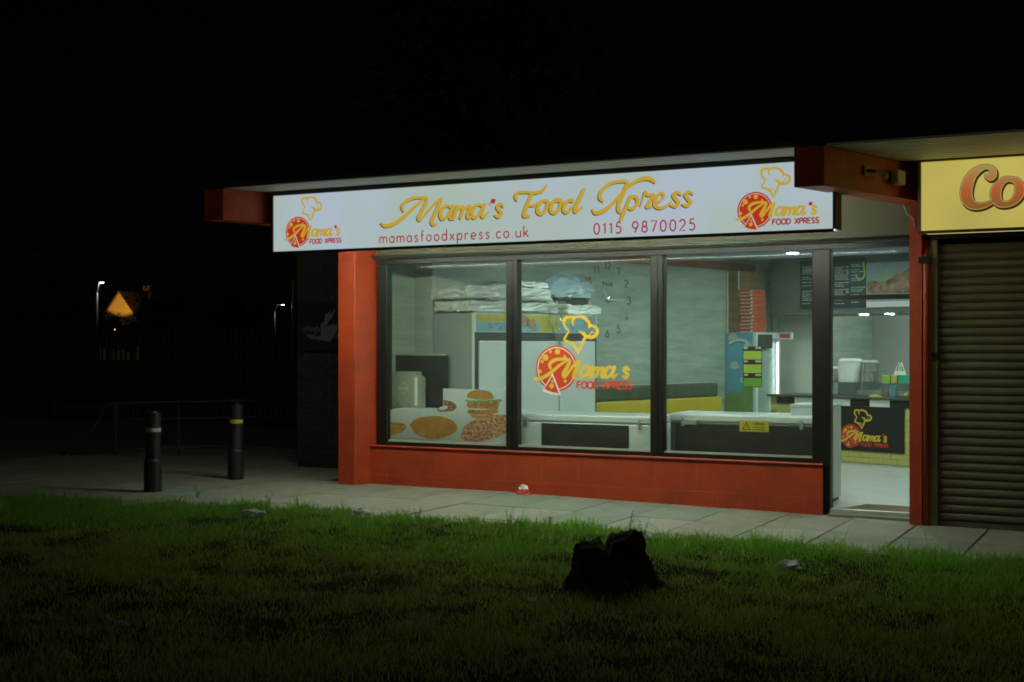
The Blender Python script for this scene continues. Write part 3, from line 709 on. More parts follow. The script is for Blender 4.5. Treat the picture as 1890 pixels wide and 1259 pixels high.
SLIM = .86
Z2 = lambda x, y: (680 + x / 4.725, 290 + y / 4.725)
Z3 = lambda x, y: (1000 + x / 4.725, 270 + y / 4.725)
Z4 = lambda x, y: (1300 + x / 4.725, 230 + y / 4.725)
Z5 = lambda x, y: (1500 + x / 4.84, 230 + y / 4.84)
def tr(zf, pts, Y, dxy=(0, 0), sc=4.725):
    out = []
    for x, y, wd in pts:
        px, py = zf(x + dxy[0], y + dxy[1]); u, v = fac(px, py, Y); dx, dy = rayd(px)
        out.append((u, v, wd * (SLIM if sc == 4.725 else 1) / sc * (Y + CAMD) / dy / FPX))
    return out
GA = [[(725, 442, 22), (690, 424, 32), (650, 448, 40), (630, 498, 42), (640, 538, 36), (676, 528, 30), (712, 480, 30), (738, 432, 34)], [(740, 428, 40), (722, 478, 42), (712, 520, 40), (726, 540, 30), (762, 516, 18)]]
GM = [[(778, 430, 38), (760, 480, 40), (744, 536, 38)], [(756, 505, 18), (790, 452, 28), (822, 434, 36), (826, 462, 40), (806, 528, 38)], [(818, 498, 18), (850, 448, 28), (882, 428, 36), (886, 456, 40), (866, 508, 40), (876, 532, 30), (908, 508, 18)]]
GA2 = [[(995, 428, 22), (960, 416, 32), (924, 442, 40), (906, 492, 42), (918, 528, 36), (952, 516, 30), (988, 466, 30), (1012, 420, 34)], [(1014, 416, 40), (996, 466, 42), (990, 508, 38), (1008, 524, 28), (1046, 484, 18)]]
GS = [[(1178, 432, 24), (1152, 408, 34), (1124, 432, 38), (1140, 462, 40), (1162, 490, 40), (1138, 520, 38), (1106, 508, 26)]]
SCRIPT2 = [
 ('letter', [[(112, 578, 20), (150, 600, 36), (220, 582, 40), (310, 522, 40), (400, 440, 34), (470, 378, 24), (500, 362, 14)],
             [(308, 468, 30), (296, 434, 36), (322, 392, 38), (385, 360, 34), (455, 352, 28), (512, 362, 32), (500, 410, 42), (464, 480, 46), (440, 528, 44), (452, 548, 34), (490, 512, 26), (550, 440, 28), (600, 390, 32), (638, 370, 40)],
             [(636, 372, 42), (612, 434, 44), (582, 500, 46), (556, 562, 44), (566, 590, 32), (598, 584, 18)]]),
 ('letter', GA), ('letter', GM), ('letter', GA2), ('letter', GS),
 ('letter', [[(1296, 372, 34), (1284, 342, 36), (1306, 312, 34), (1380, 306, 28), (1460, 312, 32), (1522, 290, 36), (1552, 250, 20)], [(1424, 326, 36), (1394, 400, 44), (1368, 470, 46), (1362, 512, 44), (1404, 516, 26)], [(1388, 428, 16), (1448, 420, 30), (1476, 398, 22)]]),
 ('letter', [[(1562, 384, 34), (1520, 382, 36), (1484, 428, 40), (1478, 478, 40), (1512, 496, 36), (1552, 456, 38), (1566, 400, 36), (1562, 384, 34)]]),
 ('letter', [[(1566, 410, 22), (1600, 395, 20), (1672, 376, 34), (1634, 374, 36), (1598, 420, 40), (1592, 470, 40), (1626, 488, 36), (1666, 448, 38), (1680, 392, 36), (1672, 376, 34)]]),
 ('letter', [[(1684, 400, 22), (1720, 390, 18), (1790, 384, 26), (1752, 376, 34), (1716, 414, 40), (1704, 464, 40), (1736, 482, 34), (1784, 430, 28)], [(1880, 286, 40), (1842, 366, 44), (1808, 440, 44), (1808, 476, 36), (1868, 436, 18)]]),
]
SCRIPT3 = [
 ('letter', [[(534, 478, 30), (506, 446, 38), (528, 382, 40), (600, 326, 38), (676, 308, 32), (744, 312, 34), (728, 374, 44), (696, 444, 46), (672, 512, 46), (676, 566, 42), (716, 576, 24)],
             [(444, 556, 24), (474, 584, 38), (544, 560, 42), (620, 500, 38), (696, 414, 34), (776, 336, 36), (856, 292, 40), (930, 280, 46), (988, 312, 30)]]),
 ('letter', [[(776, 436, 34), (742, 520, 40), (708, 604, 40), (690, 646, 28)], [(748, 510, 20), (784, 448, 32), (826, 446, 38), (834, 500, 38), (792, 546, 34), (748, 538, 20)]]),
 ('letter', [[(862, 520, 16), (890, 440, 24), (902, 398, 32), (926, 426, 34), (978, 424, 30), (942, 486, 40), (918, 530, 38), (956, 528, 20)]]),
 ('letter', [[(990, 500, 22), (1046, 466, 26), (1066, 424, 28), (1036, 410, 32), (996, 456, 40), (988, 516, 40), (1034, 540, 34), (1090, 520, 26), (1130, 484, 16)]]),
 ('letter', [[(1214, 424, 22), (1184, 402, 34), (1150, 426, 38), (1170, 462, 40), (1192, 494, 40), (1166, 524, 38), (1122, 512, 24)]]),
 ('letter', [[(1318, 418, 22), (1288, 398, 34), (1254, 420, 38), (1274, 456, 40), (1298, 488, 40), (1270, 520, 38), (1228, 508, 24)]]),
]
pS = plane_y(YS)
for zf, sc in ((Z2, SCRIPT2), (Z3, SCRIPT3)):
    for nm, strokes in sc:
        pr = Print(pS, .0012)
        for st in strokes: pr.ribbon(catmull(tr(zf, st, YS, (-8, 7))))
        pr.obj(sign, 'letter_shadow', 'sign_brown')
        pr = Print(pS, .0036)
        for st in strokes: pr.ribbon(catmull(tr(zf, st, YS)))
        pr.obj(sign, nm, 'sign_yellow')
def quadpx(pr, zf, pts, Y):
    pr.poly([fac(*zf(x, y), Y) for x, y in pts]); return pr
quadpx(Print(pS, .0036), Z2, [(1062, 402), (1076, 362), (1114, 368), (1100, 408)], YS).obj(sign, 'apostrophe', 'sign_red')
quadpx(Print(pS, .0036), Z2, [(1046, 402), (1056, 408), (1070, 424), (1056, 420)], YS).obj(sign, 'apostrophe', 'sign_red')
def base_text(s, p0, p1, hpx, wpx, m, track):
    u0, v0 = fac(*p0, YS); u1, v1 = fac(*p1, YS); k = (YS + CAMD) / rayd((p0[0] + p1[0]) / 2)[1] / FPX
    letters(sign, pS, s, u0, (v0 + v1) / 2, u1 - u0, hpx * k, wpx * k, m, track, caps=False)
base_text('mamasfoodxpress.co.uk', (701.5, 448.5), (975, 437.8), 11.6, 2.5, 'sign_red', .56)
base_text('0115 9870025', (1096.5, 432.5), (1282.5, 424.6), 20.0, 2.9, 'sign_red', .40)

# the pizza logo, read once off the right end of the sign, in units of the pizza's radius
LC = fac(*Z4(442, 746), YS); LR = 159 / 4.725 * (YS + CAMD) / rayd(1393)[1] / FPX
def L(x, y):
    u, v = fac(*Z4(x, y), YS); return ((u - LC[0]) / LR, (v - LC[1]) / LR)
def Ls(pts):
    return [(*L(x, y), wd / 159.0) for x, y, wd in pts]
LOGO_DOTS = [(360, 675, 23), (450, 630, 20), (398, 632, 11), (336, 705, 11), (505, 660, 10), (320, 775, 13), (508, 830, 12)]
LOGO_SLICE_DOTS = [(412, 838, 10), (406, 870, 18)]
# the hat was read off the window decal, where it shows largest
WCX, WCZ = fac(1027, 680, .02); WR = 42.5 * 12.65 / rayd(1027)[1] / FPX
def LW(x, y, wd):
    u, v = fac(940 + x / 6.293, 460 + y / 6.293, .02); return ((u - WCX) / WR, (v - WCZ) / WR, wd / 267.0)
LOGO_HAT = [[LW(*q) for q in st] for st in (
    [(690, 945, 22), (652, 900, 30), (634, 842, 36), (656, 796, 38), (716, 786, 34), (752, 790, 26)],
    [(748, 886, 16), (732, 846, 24), (744, 806, 30), (792, 782, 34), (856, 790, 38), (912, 830, 40), (936, 884, 36), (926, 912, 22)],
    [(930, 886, 26), (976, 892, 34), (1016, 920, 38), (1022, 968, 40), (990, 1012, 42), (936, 1022, 44), (884, 1002, 42), (846, 970, 30), (804, 944, 12)],
    [(924, 996, 16), (952, 976, 18), (968, 946, 14)], [(846, 958, 12), (880, 960, 10)],
    [(692, 946, 20), (664, 1000, 26), (640, 1052, 30), (700, 1082, 34), (756, 1122, 34), (800, 1212, 18)],
    [(888, 1014, 38), (862, 1070, 36), (836, 1130, 34), (802, 1212, 20)], [(742, 1078, 10), (786, 1090, 18), (806, 1120, 16)])]
LOGO_M = [[(272, 822, 12), (300, 830, 24), (350, 812, 26), (410, 770, 24), (470, 720, 20), (520, 690, 12)],
          [(398, 748, 20), (392, 720, 24), (420, 694, 26), (470, 680, 22), (540, 684, 24), (524, 730, 28), (496, 782, 30), (506, 800, 22), (548, 748, 20), (586, 700, 24), (614, 688, 24)],
          [(610, 692, 28), (592, 740, 28), (572, 790, 28), (578, 806, 22), (598, 796, 12)]]
def small(sts): return [[(612 + (x - 610) * .645, 797 + (y - 545) * .645 + (x - 610) * .0, wd * .645) for x, y, wd in st] for st in sts]
def shift(sts, dx, dy): return [[(x + dx, y + dy, wd) for x, y, wd in st] for st in sts]
LOGO_AMA = [small(GA), small(GM), small(GA2)]
LOGO_S = shift(small(GS), 2, 0)
def logo(parent, pl, cu, cv, R, ms, squash=1.0, d0=.004, apos=True):
    my, mr, mw, mrt = ms
    def T(p): return (cu + p[0] * R * squash, cv + p[1] * R) + ((p[2] * R,) if len(p) > 2 else ())
    dd = d0
    def grp(): return Print(pl, dd, .00012)
    pr = grp(); pr.disc(cu, cv, R * squash, R, 40); pr.obj(parent, 'pizza_disc', mr); dd += .0004
    pr = grp(); pr.ribbon([T((math.cos(a) * .90, math.sin(a) * .90, .035)) for a in np.linspace(0, 2 * PI, 48)], cap=False); pr.obj(parent, 'crust_line', mw); dd += .0004
    ap, e1, e2 = L(413, 778), L(338, 908), L(478, 928)
    pr = grp(); pr.poly([T(ap), T(e1), T(L(400, 930)), T(e2)]); pr.obj(parent, 'slice_gap', mw); dd += .0004
    pr = grp(); pr.poly([T(L(411, 800)), T(L(352, 892)), T(L(380, 906)), T(L(420, 915)), T(L(460, 917))]); pr.obj(parent, 'pizza_slice', mr); dd += .0004
    for x, y, r in LOGO_DOTS + LOGO_SLICE_DOTS:
        c = T(L(x, y)); pr = grp(); pr.disc(c[0], c[1], r / 159 * R * squash, r / 159 * R, 14); pr.obj(parent, 'topping', my)
    dd += .0004
    pr = grp()
    for st in LOGO_HAT: pr.ribbon(catmull([T(p) for p in st], 5))
    pr.obj(parent, 'chef_hat', my); dd += .0006
    for nm, sts in [('letter', LOGO_M)] + [('letter', a) for a in LOGO_AMA] + [('letter', LOGO_S)]:
        pr = grp()
        for st in sts: pr.ribbon(catmull([T(p) for p in Ls(st)], 5))
        pr.obj(parent, nm, my)
    dd += .0006
    if apos:
        pr = grp(); pr.poly([T(L(*q)) for q in ((908, 704), (916, 674), (948, 678), (940, 706))]); pr.obj(parent, 'apostrophe', mrt)
    u0, v0 = T(L(597, 874))[:2]; u1, _ = T(L(999, 862))[:2]
    letters(parent, pl, 'FOOD XPRESS', u0, v0, u1 - u0, 46 / 159 * R, 12.5 / 159 * R, mrt, .16, d0=dd, caps=False, slant=.03)
logo(sign, pS, LC[0], LC[1], LR, ('sign_yellow', 'sign_pizza', 'sign_white', 'sign_red'))
lc2 = fac(400 + 709 / 4.725, 300 + 603 / 4.725, YS)
logo(sign, pS, lc2[0], lc2[1], LR * .985, ('sign_yellow', 'sign_pizza', 'sign_white', 'sign_red'))

# ------------------------------------------------------------------ window graphics
pG = plane_y(.021)          # stuck on the outer face of the panes
dec = E('window_decal', (fac(1027, 720)[0], .02, fac(1027, 720)[1]), 'pizza and chef hat logo decal stuck on the middle window pane', 'decal')
wc = fac(1027, 680, .02)
logo(dec, pG, wc[0], wc[1], 42.5 * 12.63 / rayd(1027)[1] / FPX, ('yellow_print', 'red_print', 'white_print', 'red_print'), apos=False, d0=.0005)
# food poster in the left pane
pos = E('food_poster', (X(830), .034, ZS), 'printed food poster with burger, pie, pizza and chips in the left window', 'poster')
pP = lambda u, v, d: (u, .040 - d, v)
def W1(x, y): return fac(690 + x / 5.474, 620 + y / 5.474, .04)
def w1(x, y): return W1(x, y)
pr = Print(pP, 0)
ZL = 1056
pr.poly([w1(140, ZL), w1(140, 745), w1(470, 745), w1(700, 735), w1(700, 531), w1(1362, 550), w1(1362, 1115)]); pr.obj(pos, 'sheet', 'poster_paper')
def blob(nm, pts, m, d, jit=0.0):
    q = [w1(x, y) for x, y in pts]; q = [tuple(p) for p in catmull(q + q[:1], 5)[:-1]]
    if jit: q = [(u + random.uniform(-jit, jit), v + random.uniform(-jit, jit)) for u, v in q]
    Print(pP, d).poly(q).obj(pos, nm, m)
blob('pie', [(362, 905), (420, 840), (560, 810), (690, 815), (800, 860), (842, 930), (790, 985), (680, 1025), (540, 1030), (430, 985)], 'bun', .002)
blob('pie_crust', [(366, 925), (430, 985), (540, 1012), (680, 1005), (790, 970), (842, 930), (835, 960), (790, 992), (680, 1032), (540, 1036), (430, 990)], 'patty', .0026, .002)
blob('pie_crust', [(420, 842), (560, 814), (690, 818), (640, 832), (540, 836)], 'pie_light', .0026, .001)
blob('burger_bun', [(938, 620), (955, 580), (1010, 552), (1090, 548), (1170, 565), (1210, 610), (1190, 640), (1060, 645)], 'bun', .002)
blob('lettuce', [(920, 640), (990, 655), (1080, 648), (1180, 650), (1290, 640), (1270, 675), (1180, 668), (1060, 676), (950, 672)], 'lettuce', .0026, .004)
blob('patty', [(945, 680), (1080, 672), (1250, 672), (1258, 720), (1235, 745), (1090, 735), (955, 722)], 'patty', .003, .003)
blob('patty', [(948, 745), (1090, 748), (1240, 745), (1255, 775), (1170, 795), (1030, 795), (955, 780)], 'patty', .0034, .003)
blob('burger_bun', [(965, 792), (1090, 805), (1210, 795), (1190, 820), (1110, 838), (1010, 828)], 'bun', .0028)
blob('pizza', [(880, 1010), (905, 930), (980, 870), (1090, 825), (1230, 800), (1345, 805), (1352, 900), (1340, 975), (1240, 1025), (1110, 1062), (970, 1062), (890, 1040)], 'pizza_food', .0032, .003)
blob('chips', [(142, 870), (220, 872), (300, 885), (330, 918), (290, 970), (210, 1002), (142, 1008)], 'fries', .002, .002)
blob('sandwich', [(702, 650), (760, 655), (815, 680), (840, 715), (800, 755), (720, 768), (660, 765), (640, 740), (702, 715)], 'salad', .002, .003)
blob('sandwich_filling', [(650, 735), (690, 712), (735, 705), (745, 728), (700, 748)], 'white_print', .0028)
# hygiene cards in the right pane
def W3(x, y): return fac(1200 + x / 5.474, 640 + y / 5.474, .02)
u0, v0 = W3(938, 408); u1, _ = W3(1130, 408); _, v1 = W3(1000, -1)
cards = E('rating_cards', ((u0 + u1) / 2, .02, v0), 'three green and black rating cards in a column on the right window', 'sticker')
Print(pG, .0).rect(u0, u1, v0, v1 + .002).obj(cards, 'backing', 'black_print')
for k in range(3):
    a = v0 + (v1 - v0) * k / 3 + .006; b = a + (v1 - v0) / 3 * .63
    Print(pG, .0012).rect(u0 + .006, u1 - .006, a, b).obj(cards, 'card', 'green_card_dark' if k == 0 else 'green_card')
    Print(pG, .0012).rect(u0 + .13 * (u1 - u0) * 5, u1 - .008, b + .022, b + .042).obj(cards, 'card_strip', 'grey_print')
    Print(pG, .0012).rect(u0 + .01, u0 + .05, b + .022, b + .042).obj(cards, 'card_strip', 'grey_print')

# ------------------------------------------------------------------ things inside
# three chest freezers with their backs to the glass
def chest(x0, x1, y0, y1, h, label, dark0, dark1, full=False):
    t = E('chest_freezer', ((x0 + x1) / 2, (y0 + y1) / 2, 0), label, 'freezer', 'chest freezers behind the windows')
    part(t, 'body', MB().cbox(x0, x1, y0, y1, .04, h - .09, .012), 'white_steel' if not full else 'alu_dark')
    part(t, 'lid', MB().cbox(x0 - .01, x1 + .01, y0 - .01, y1 + .01, h - .085, h, .018), 'white_steel')
    part(t, 'back_grille', MB().box(dark0, dark1, y0 - .012, y0 - .002, .10, h - .10), 'grille_black')
    for hx in (x0 + .13, x1 - .16):
        part(t, 'hinge', MB().box(hx, hx + .035, y0 - .022, y0 - .003, h - .13, h - .04), 'alu')
    for fx in (x0 + .05, x1 - .09):
        part(t, 'foot', MB().box(fx, fx + .04, y0 + .05, y1 - .05, 0, .039), 'black_plastic')
    return t
HY = .20
hz = lambda px, py: fac(px, py, HY)[1]
chest(X(724, HY), X(930, HY), HY, HY + .60, .86, 'white chest freezer hidden behind the food poster', X(760, HY), X(890, HY))
chest(X(950, HY), X(1204, HY), HY, HY + .62, hz(1080, 766), 'white chest freezer with black back panel behind the middle window', X(1000, HY), X(1161, HY))
c3 = chest(X(1237, HY), X(1506, HY), HY, HY + .6, hz(1370, 766), 'chest freezer with dark back and yellow warning label behind the right window', X(1247, HY), X(1499, HY), True)
pc = lambda u, v, d: (u, HY - .013 - d, v)
cu, cv = fac(1365, 796, HY - .013); cu1, cv1 = fac(1419, 777.5, HY - .013)
lab = Print(pc, .001).rect(cu, cu1, cv, cv1).obj(c3, 'warning_label', 'yellow_label'); lab['label'] = 'yellow warning label with a black triangle'
h = cv1 - cv
prl = Print(pc, .0022); tri = [(cu + .03, cv + .02), (cu + .03 + h * .75, cv + .02), (cu + .03 + h * .375, cv + h * .86)]
for i in range(3): prl.ribbon([(*tri[i], .007), (*tri[(i + 1) % 3], .007)])
prl.ribbon([(cu + .03 + h * .375, cv + h * .58, .008), (cu + .03 + h * .375, cv + h * .36, .006)]); prl.obj(lab, 'triangle', 'black_print')
prt = Print(pc, .0022)
letters(None, pc, 'WARNING', cu + .135, cv1 - .042, .12, .022, .005, 'black_print', .3, joined=prt, caps=False)
for k in range(2): prt.ribbon([(cu + .135, cv + .022 + k * .022, .005), (cu + .27, cv + .022 + k * .022, .005)], cap=False)
prt.obj(lab, 'print', 'black_print', kind='stuff')
part(c3, 'latch', MB().box(X(1262, HY), X(1287, HY), HY - .03, HY - .0125, hz(1270, 783), hz(1270, 775)), 'beige_plastic')
# on the freezer behind the poster
bx0, bx1 = X(720, .62), X(824, .62)
scr = E('black_screen', ((bx0 + bx1) / 2, .62, .86), 'black flat panel standing behind the beige machine in the left window', 'screen')
part(scr, 'panel', MB().cbox(bx0 - .05, bx1, .62, .67, .875, fac(770, 656, .62)[1], .008), 'black_plastic')
part(scr, 'top_edge', MB().box(bx0 - .05, bx1 - .01, .617, .672, fac(770, 656, .62)[1] + .001, fac(770, 653, .62)[1]), 'beige_plastic')
part(scr, 'stand', MB().box(bx0 + .1, bx1 - .1, .58, .70, .861, .874), 'black_plastic')
mx0, mx1 = X(722, .45), X(775, .45); mz1 = fac(748, 686, .45)[1]
mch = E('counter_machine', ((mx0 + mx1) / 2, .45, .86), 'beige plastic machine with rounded shoulders in the left window corner', 'machine')
m = MB(lambda x, y, z: (x, z, y)); wv = mx1 - mx0
m.prism([(mx0, .862), (mx1, .862), (mx1, mz1 - .09), (mx1 - .02, mz1 - .055), (mx1 - .045, mz1 - .05), (mx1 - .05, mz1 - .012), (mx1 - .065, mz1), (mx0 + .05, mz1), (mx0 + .038, mz1 - .012), (mx0 + .033, mz1 - .05), (mx0 + .012, mz1 - .055), (mx0, mz1 - .09)], .42, .58)
part(mch, 'case', m, 'beige_plastic')
part(mch, 'side_cheek', MB().cbox(mx1 - .052, mx1 - .012, .40, .419, .89, mz1 - .07, .008), 'white_card'); part(mch, 'side_cheek', MB().cbox(mx0 + .004, mx0 + .035, .40, .419, .89, mz1 - .07, .008), 'white_card')
cx, cz = (mx0 + mx1) / 2 - .01, mz1 - .20
pm = lambda u, v, d: (u, .419 - d, v)
Print(pm, .001).ribbon([(cx + .055 * math.cos(a), cz + .06 * math.sin(a), .012) for a in np.linspace(0, 2 * PI, 24)], cap=False).obj(mch, 'emblem', 'pale_print')
Print(pm, .002).rect(cx - .075, cx + .075, cz - .018, cz + .022).obj(mch, 'emblem_bar', 'pale_print')
for k in (-1, 1): part(mch, 'screw', MB(lambda x, y, z: (x, z, y)).lathe(cx + k * .075, .90, [(.009, .41), (.009, .4195)], 10), 'black_plastic')

# three-door freezer along the left wall with wrapped goods on top
f_b0, f_b1, f_p = .845, 3.02, .74
fz = 1.985
fr = E('upright_freezer', BF(.37, 1.9, 0), 'tall three-door upright freezer with yellow and blue header by the left wall', 'freezer')
part(fr, 'cabinet', MB(BF).box(.02, f_p - .03, f_b0, f_b1, .08, fz), 'grey_steel')
part(fr, 'base', MB(BF).box(.05, f_p - .06, f_b0 + .03, f_b1 - .03, 0, .079), 'black_plastic')
part(fr, 'front_frame', MB(BF).box(f_p - .028, f_p, f_b0, f_b1, .09, fz - .235), 'alu_dark')
part(fr, 'corner_post', MB(BF).box(f_p - .03, f_p + .004, f_b0 - .012, f_b0 - .001, .09, fz), 'white_steel')
dw = (f_b1 - f_b0 - .10) / 3
for k in range(3):
    b0 = f_b0 + .05 + k * dw
    d = part(fr, 'door', MB(BF).cbox(f_p + .002, f_p + .035, b0 + .012, b0 + dw - .012, .12, fz - .33, .006), 'white_steel')
part(fr, 'header_panel', MB(BF).box(f_p - .028, f_p + .006, f_b0, f_b1, fz - .225, fz), 'white_steel')
pF = plane_p(f_p + .006); za, zb = fz - .215, fz - .012; zm = fz - .10
def hrect(b0, b1, z0, z1, m, d=.001, nm='header_print'): Print(pF, d).rect(b0, b1, z0, z1).obj(fr, nm, m)
hrect(f_b0 + .02, f_b0 + 1.1, zm, zb, 'header_yellow'); hrect(f_b0 + .02, f_b0 + 1.1, za, zm - .001, 'header_blue')
hrect(f_b0 + 1.101, f_b0 + 1.75, zm, zb, 'header_yellow'); hrect(f_b0 + 1.101, f_b0 + 1.45, za, zm - .001, 'header_yellow'); hrect(f_b0 + 1.451, f_b1 - .02, za, zm - .001, 'header_blue'); hrect(f_b0 + 1.751, f_b1 - .02, zm, zb, 'header_blue')
for cb, cz_, r, m_ in ((1.10, zm - .05, .05, 'header_red'), (1.24, zm - .06, .05, 'header_teal'), (2.55, zm - .05, .05, 'header_red'), (2.66, zm - .06, .05, 'header_teal'), (1.66, zm + .01, .10, 'header_tan'), (1.80, zm - .02, .09, 'header_tan'), (2.86, zm - .01, .09, 'header_tan'), (2.36, zm + .05, .03, 'header_red')):
    if cb < f_b1 - .1: Print(pF, .0022).poly([(cb + r * (1 + .3 * mnoise.noise(Vector((math.cos(q) * 2, math.sin(q) * 2, cb * 9)))) * math.cos(q), cz_ + r * .7 * (1 + .4 * mnoise.noise(Vector((math.cos(q) * 2, math.sin(q) * 2, cb * 7)))) * math.sin(q)) for q in np.linspace(0, 2 * PI, 23)[:-1]]).obj(fr, 'header_blot', m_)
T0 = fz + .001
solo('wrapped_trays', pack(MB(BF), .06, .72, f_b0 - .04, f_b0 + 1.5, T0, T0 + .155, 3), 'plastic_wrap', 'lower long film-wrapped pack of trays on the upright freezer', 'packaging', 'film-wrapped packs on the freezer')
solo('wrapped_trays', pack(MB(BF), .04, .75, f_b0 - .10, f_b0 + 1.35, T0 + .158, T0 + .32, 8), 'plastic_wrap', 'upper long film-wrapped pack of trays on the upright freezer', 'packaging', 'film-wrapped packs on the freezer')
solo('wrapped_pack', pack(MB(BF), .1, .70, f_b0 + .75, f_b0 + 1.32, T0 + .322, T0 + .40, 12), 'white_card', 'small white pack lying on top of the film-wrapped trays', 'packaging')
solo('flat_pack', pack(MB(BF), .08, .76, f_b0 + 1.56, f_b1 + .10, T0, T0 + .125, 15), 'white_card', 'flat white pack under the blue bundle at the end of the freezer', 'packaging')
solo('dark_cloth', pack(MB(BF), .10, .66, f_b0 + 1.56, f_b0 + 2.12, T0 + .128, T0 + .225, 18, .03), 'dark_cloth', 'dark folded cloth under the blue wrapped bundle', 'cloth')
mbb = crumple(MB(BF), .40, f_b0 + 1.96, T0 + .227, .30, .44, .30, 5.2, 16, .16)
solo('blue_bundle', mbb, 'blue_wrap', 'pale blue bundle wrapped in film on top of the freezer', 'packaging')
# rolled bag ends
m = MB(BF)
for k, (dz, r) in enumerate(((.035, .034), (.10, .030))):
    m.tube([(.30, f_b0 + 1.47, T0 + .02 + dz), (.80, f_b0 + 1.47 + .02 * k, T0 + .02 + dz)], r, 10)
rl = E('bag_roll', BF(.5, f_b0 + 1.47, T0), 'rolled pale plastic bags between the packs on the freezer', 'bags')
for k, dz in enumerate((.036, .104)):
    part(rl, 'roll', MB(BF).tube([(.30, f_b0 + 1.532, T0 + dz), (.81, f_b0 + 1.532, T0 + dz)], .033, 10), 'beige_plastic', True)
# film hanging down the front of the freezer
m = MB(BF); nu, nv = 14, 18
for j in range(nv + 1):
    for i in range(nu + 1):
        u, v = i / nu, j / nv; wdt = .42 * (1 - .78 * v); cb = f_b0 + 1.30 - .02 * v + .14 * v
        b = cb + (u - .5) * wdt; z = fz + .17 - v * .56
        pp = f_p + .03 + .05 * math.sin(u * 17 + v * 3) * (1 - .5 * v) * .6 + .05 * mnoise.noise(Vector((u * 4, v * 5, 2.2))) + (.03 if z < fz else .05)
        m.v.append(BF(pp, b, z))
for j in range(nv):
    for i in range(nu): n = j * (nu + 1) + i; m.f.append((n, n + 1, n + nu + 2, n + nu + 1))
solo('hanging_film', m, 'clear_film', 'crumpled clear film hanging over the front of the upright freezer', 'film', smooth=True)

# wall clock of separate numerals
cb_, cz_ = bl(1122, 553, .012); R_ = .47
clk = E('wall_clock', BF(.012, cb_, cz_), 'frameless wall clock of brown numerals and silver hands on the wood wall', 'clock')
pW = plane_p(.002)
for n in range(1, 13):
    a = PI / 2 - n * PI / 6; cu_, cv_ = cb_ + R_ * math.cos(a), cz_ + R_ * math.sin(a)
    s = str(n); wdt = .075 if len(s) == 1 else .12
    pr = Print(pW, .002); letters(None, pW, s, cu_ - wdt / 2, cv_ - .05, wdt, .10, .024, 'clock_brown', .35, joined=pr, caps=False); pr.obj(clk, 'numeral', 'clock_brown')
pr = Print(pW, .002); letters(None, pW, 'TIME', cb_ - .11, cz_ + .19, .22, .045, .012, 'black_print', .3, joined=pr, caps=False); pr.obj(clk, 'wording', 'black_print')
part(clk, 'hub', MB(lambda x, y, z: BF(z, x, y)).lathe(cb_, cz_, [(.05, .003), (.05, .016), (.02, .022)], 20), 'chrome')
hm = MB(lambda x, y, z: BF(z, x, y)); hm.prism([(cb_ - .02, cz_ - .008), (cb_ + .34, cz_ - .003), (cb_ + .34, cz_ + .003), (cb_ - .02, cz_ + .010)], .024, .028); part(clk, 'minute_hand', hm, 'white_card')
hm = MB(lambda x, y, z: BF(z, x, y)); hm.prism([(cb_ + .008, cz_ - .012), (cb_ - .11, cz_ + .14), (cb_ - .118, cz_ + .135), (cb_ - .008, cz_ - .016)], .029, .032); part(clk, 'hour_hand', hm, 'white_card')

# bench along the wall
b0_, _ = bl(1104, 735, .35); b1_, _ = bl(1345, 728, .35)
zt_ = bl(1235, 707.5, .12)[1]; zy_ = bl(1235, 732.5, .22)[1]
bn = E('wall_bench', BF(.3, (b0_ + b1_) / 2, 0), 'yellow and dark green upholstered bench along the wood wall', 'bench')
part(bn, 'backrest', MB(BF).cbox(.03, .17, b0_, b1_, zy_ - .03, zt_ - .012, .03), 'green_vinyl', False)
part(bn, 'piping', MB(BF).tube([(.12, b0_ + .02, zt_ - .008), (.12, b1_ - .03, zt_ - .008)], .009, 6), 'cream', True)
part(bn, 'lower_back', MB(BF).cbox(.03, .24, b0_, b1_, .47, zy_ - .032, .02), 'yellow_vinyl')
part(bn, 'seat', MB(BF).cbox(.03, .60, b0_, b1_, .36, .468, .03), 'yellow_vinyl')
part(bn, 'plinth', MB(BF).box(.03, .54, b0_ + .02, b1_ - .02, 0, .358), 'green_vinyl')

# drinks fridge with a blue side, box stacks on it
g0, g1, gp, gz = 6.9, 7.56, .56, 1.80
dfz = E('display_fridge', BF(.28, 7.2, 0), 'blue display fridge with lit glass door at the end of the bench', 'fridge')
part(dfz, 'cabinet', MB(BF).box(.02, gp - .05, g0, g1, .05, gz), 'white_steel')
part(dfz, 'base', MB(BF).box(.05, gp - .08, g0 + .03, g1 - .03, 0, .049), 'black_plastic')
pBs = plane_b(g0)
sd_ = Print(pBs, .002).rect(.022, gp - .052, .5, gz - .004).obj(dfz, 'side_panel', 'fridge_blue')
def cloud(cu, cv, r):
    pr = Print(pBs, .0035)
    for a, b, k in ((0, 0, 1), (-.7, -.1, .7), (.7, -.1, .7), (.3, .45, .7), (-.35, .4, .65), (0, -.4, .7)): pr.disc(cu + a * r, cv + b * r, k * r, k * r, 16)
    pr.obj(sd_, 'cloud', 'cloud')
for px, py, r in ((1353, 619, .06), (1356, 675, .058), (1372, 702, .045), (1384, 638, .05)):
    pu, pv = bp(px, py, g0); cloud(min(max(pu, .10), gp - .14), min(pv, gz - .075), r)
pr = Print(pBs, .004); q = [bp(1346, 634, g0), bp(1356, 629, g0), bp(1366, 627.5, g0), bp(1376, 630, g0), bp(1385, 637, g0)]
pr.ribbon(catmull([(u, v, .045) for u, v in q]), cap=False); pr.obj(sd_, 'banner', 'white_print')
pr = Print(pBs, .0035); pr.ribbon(catmull([(u, v - .006, .06) for u, v in q]), cap=False); pr.obj(sd_, 'banner_edge', 'council_navy')
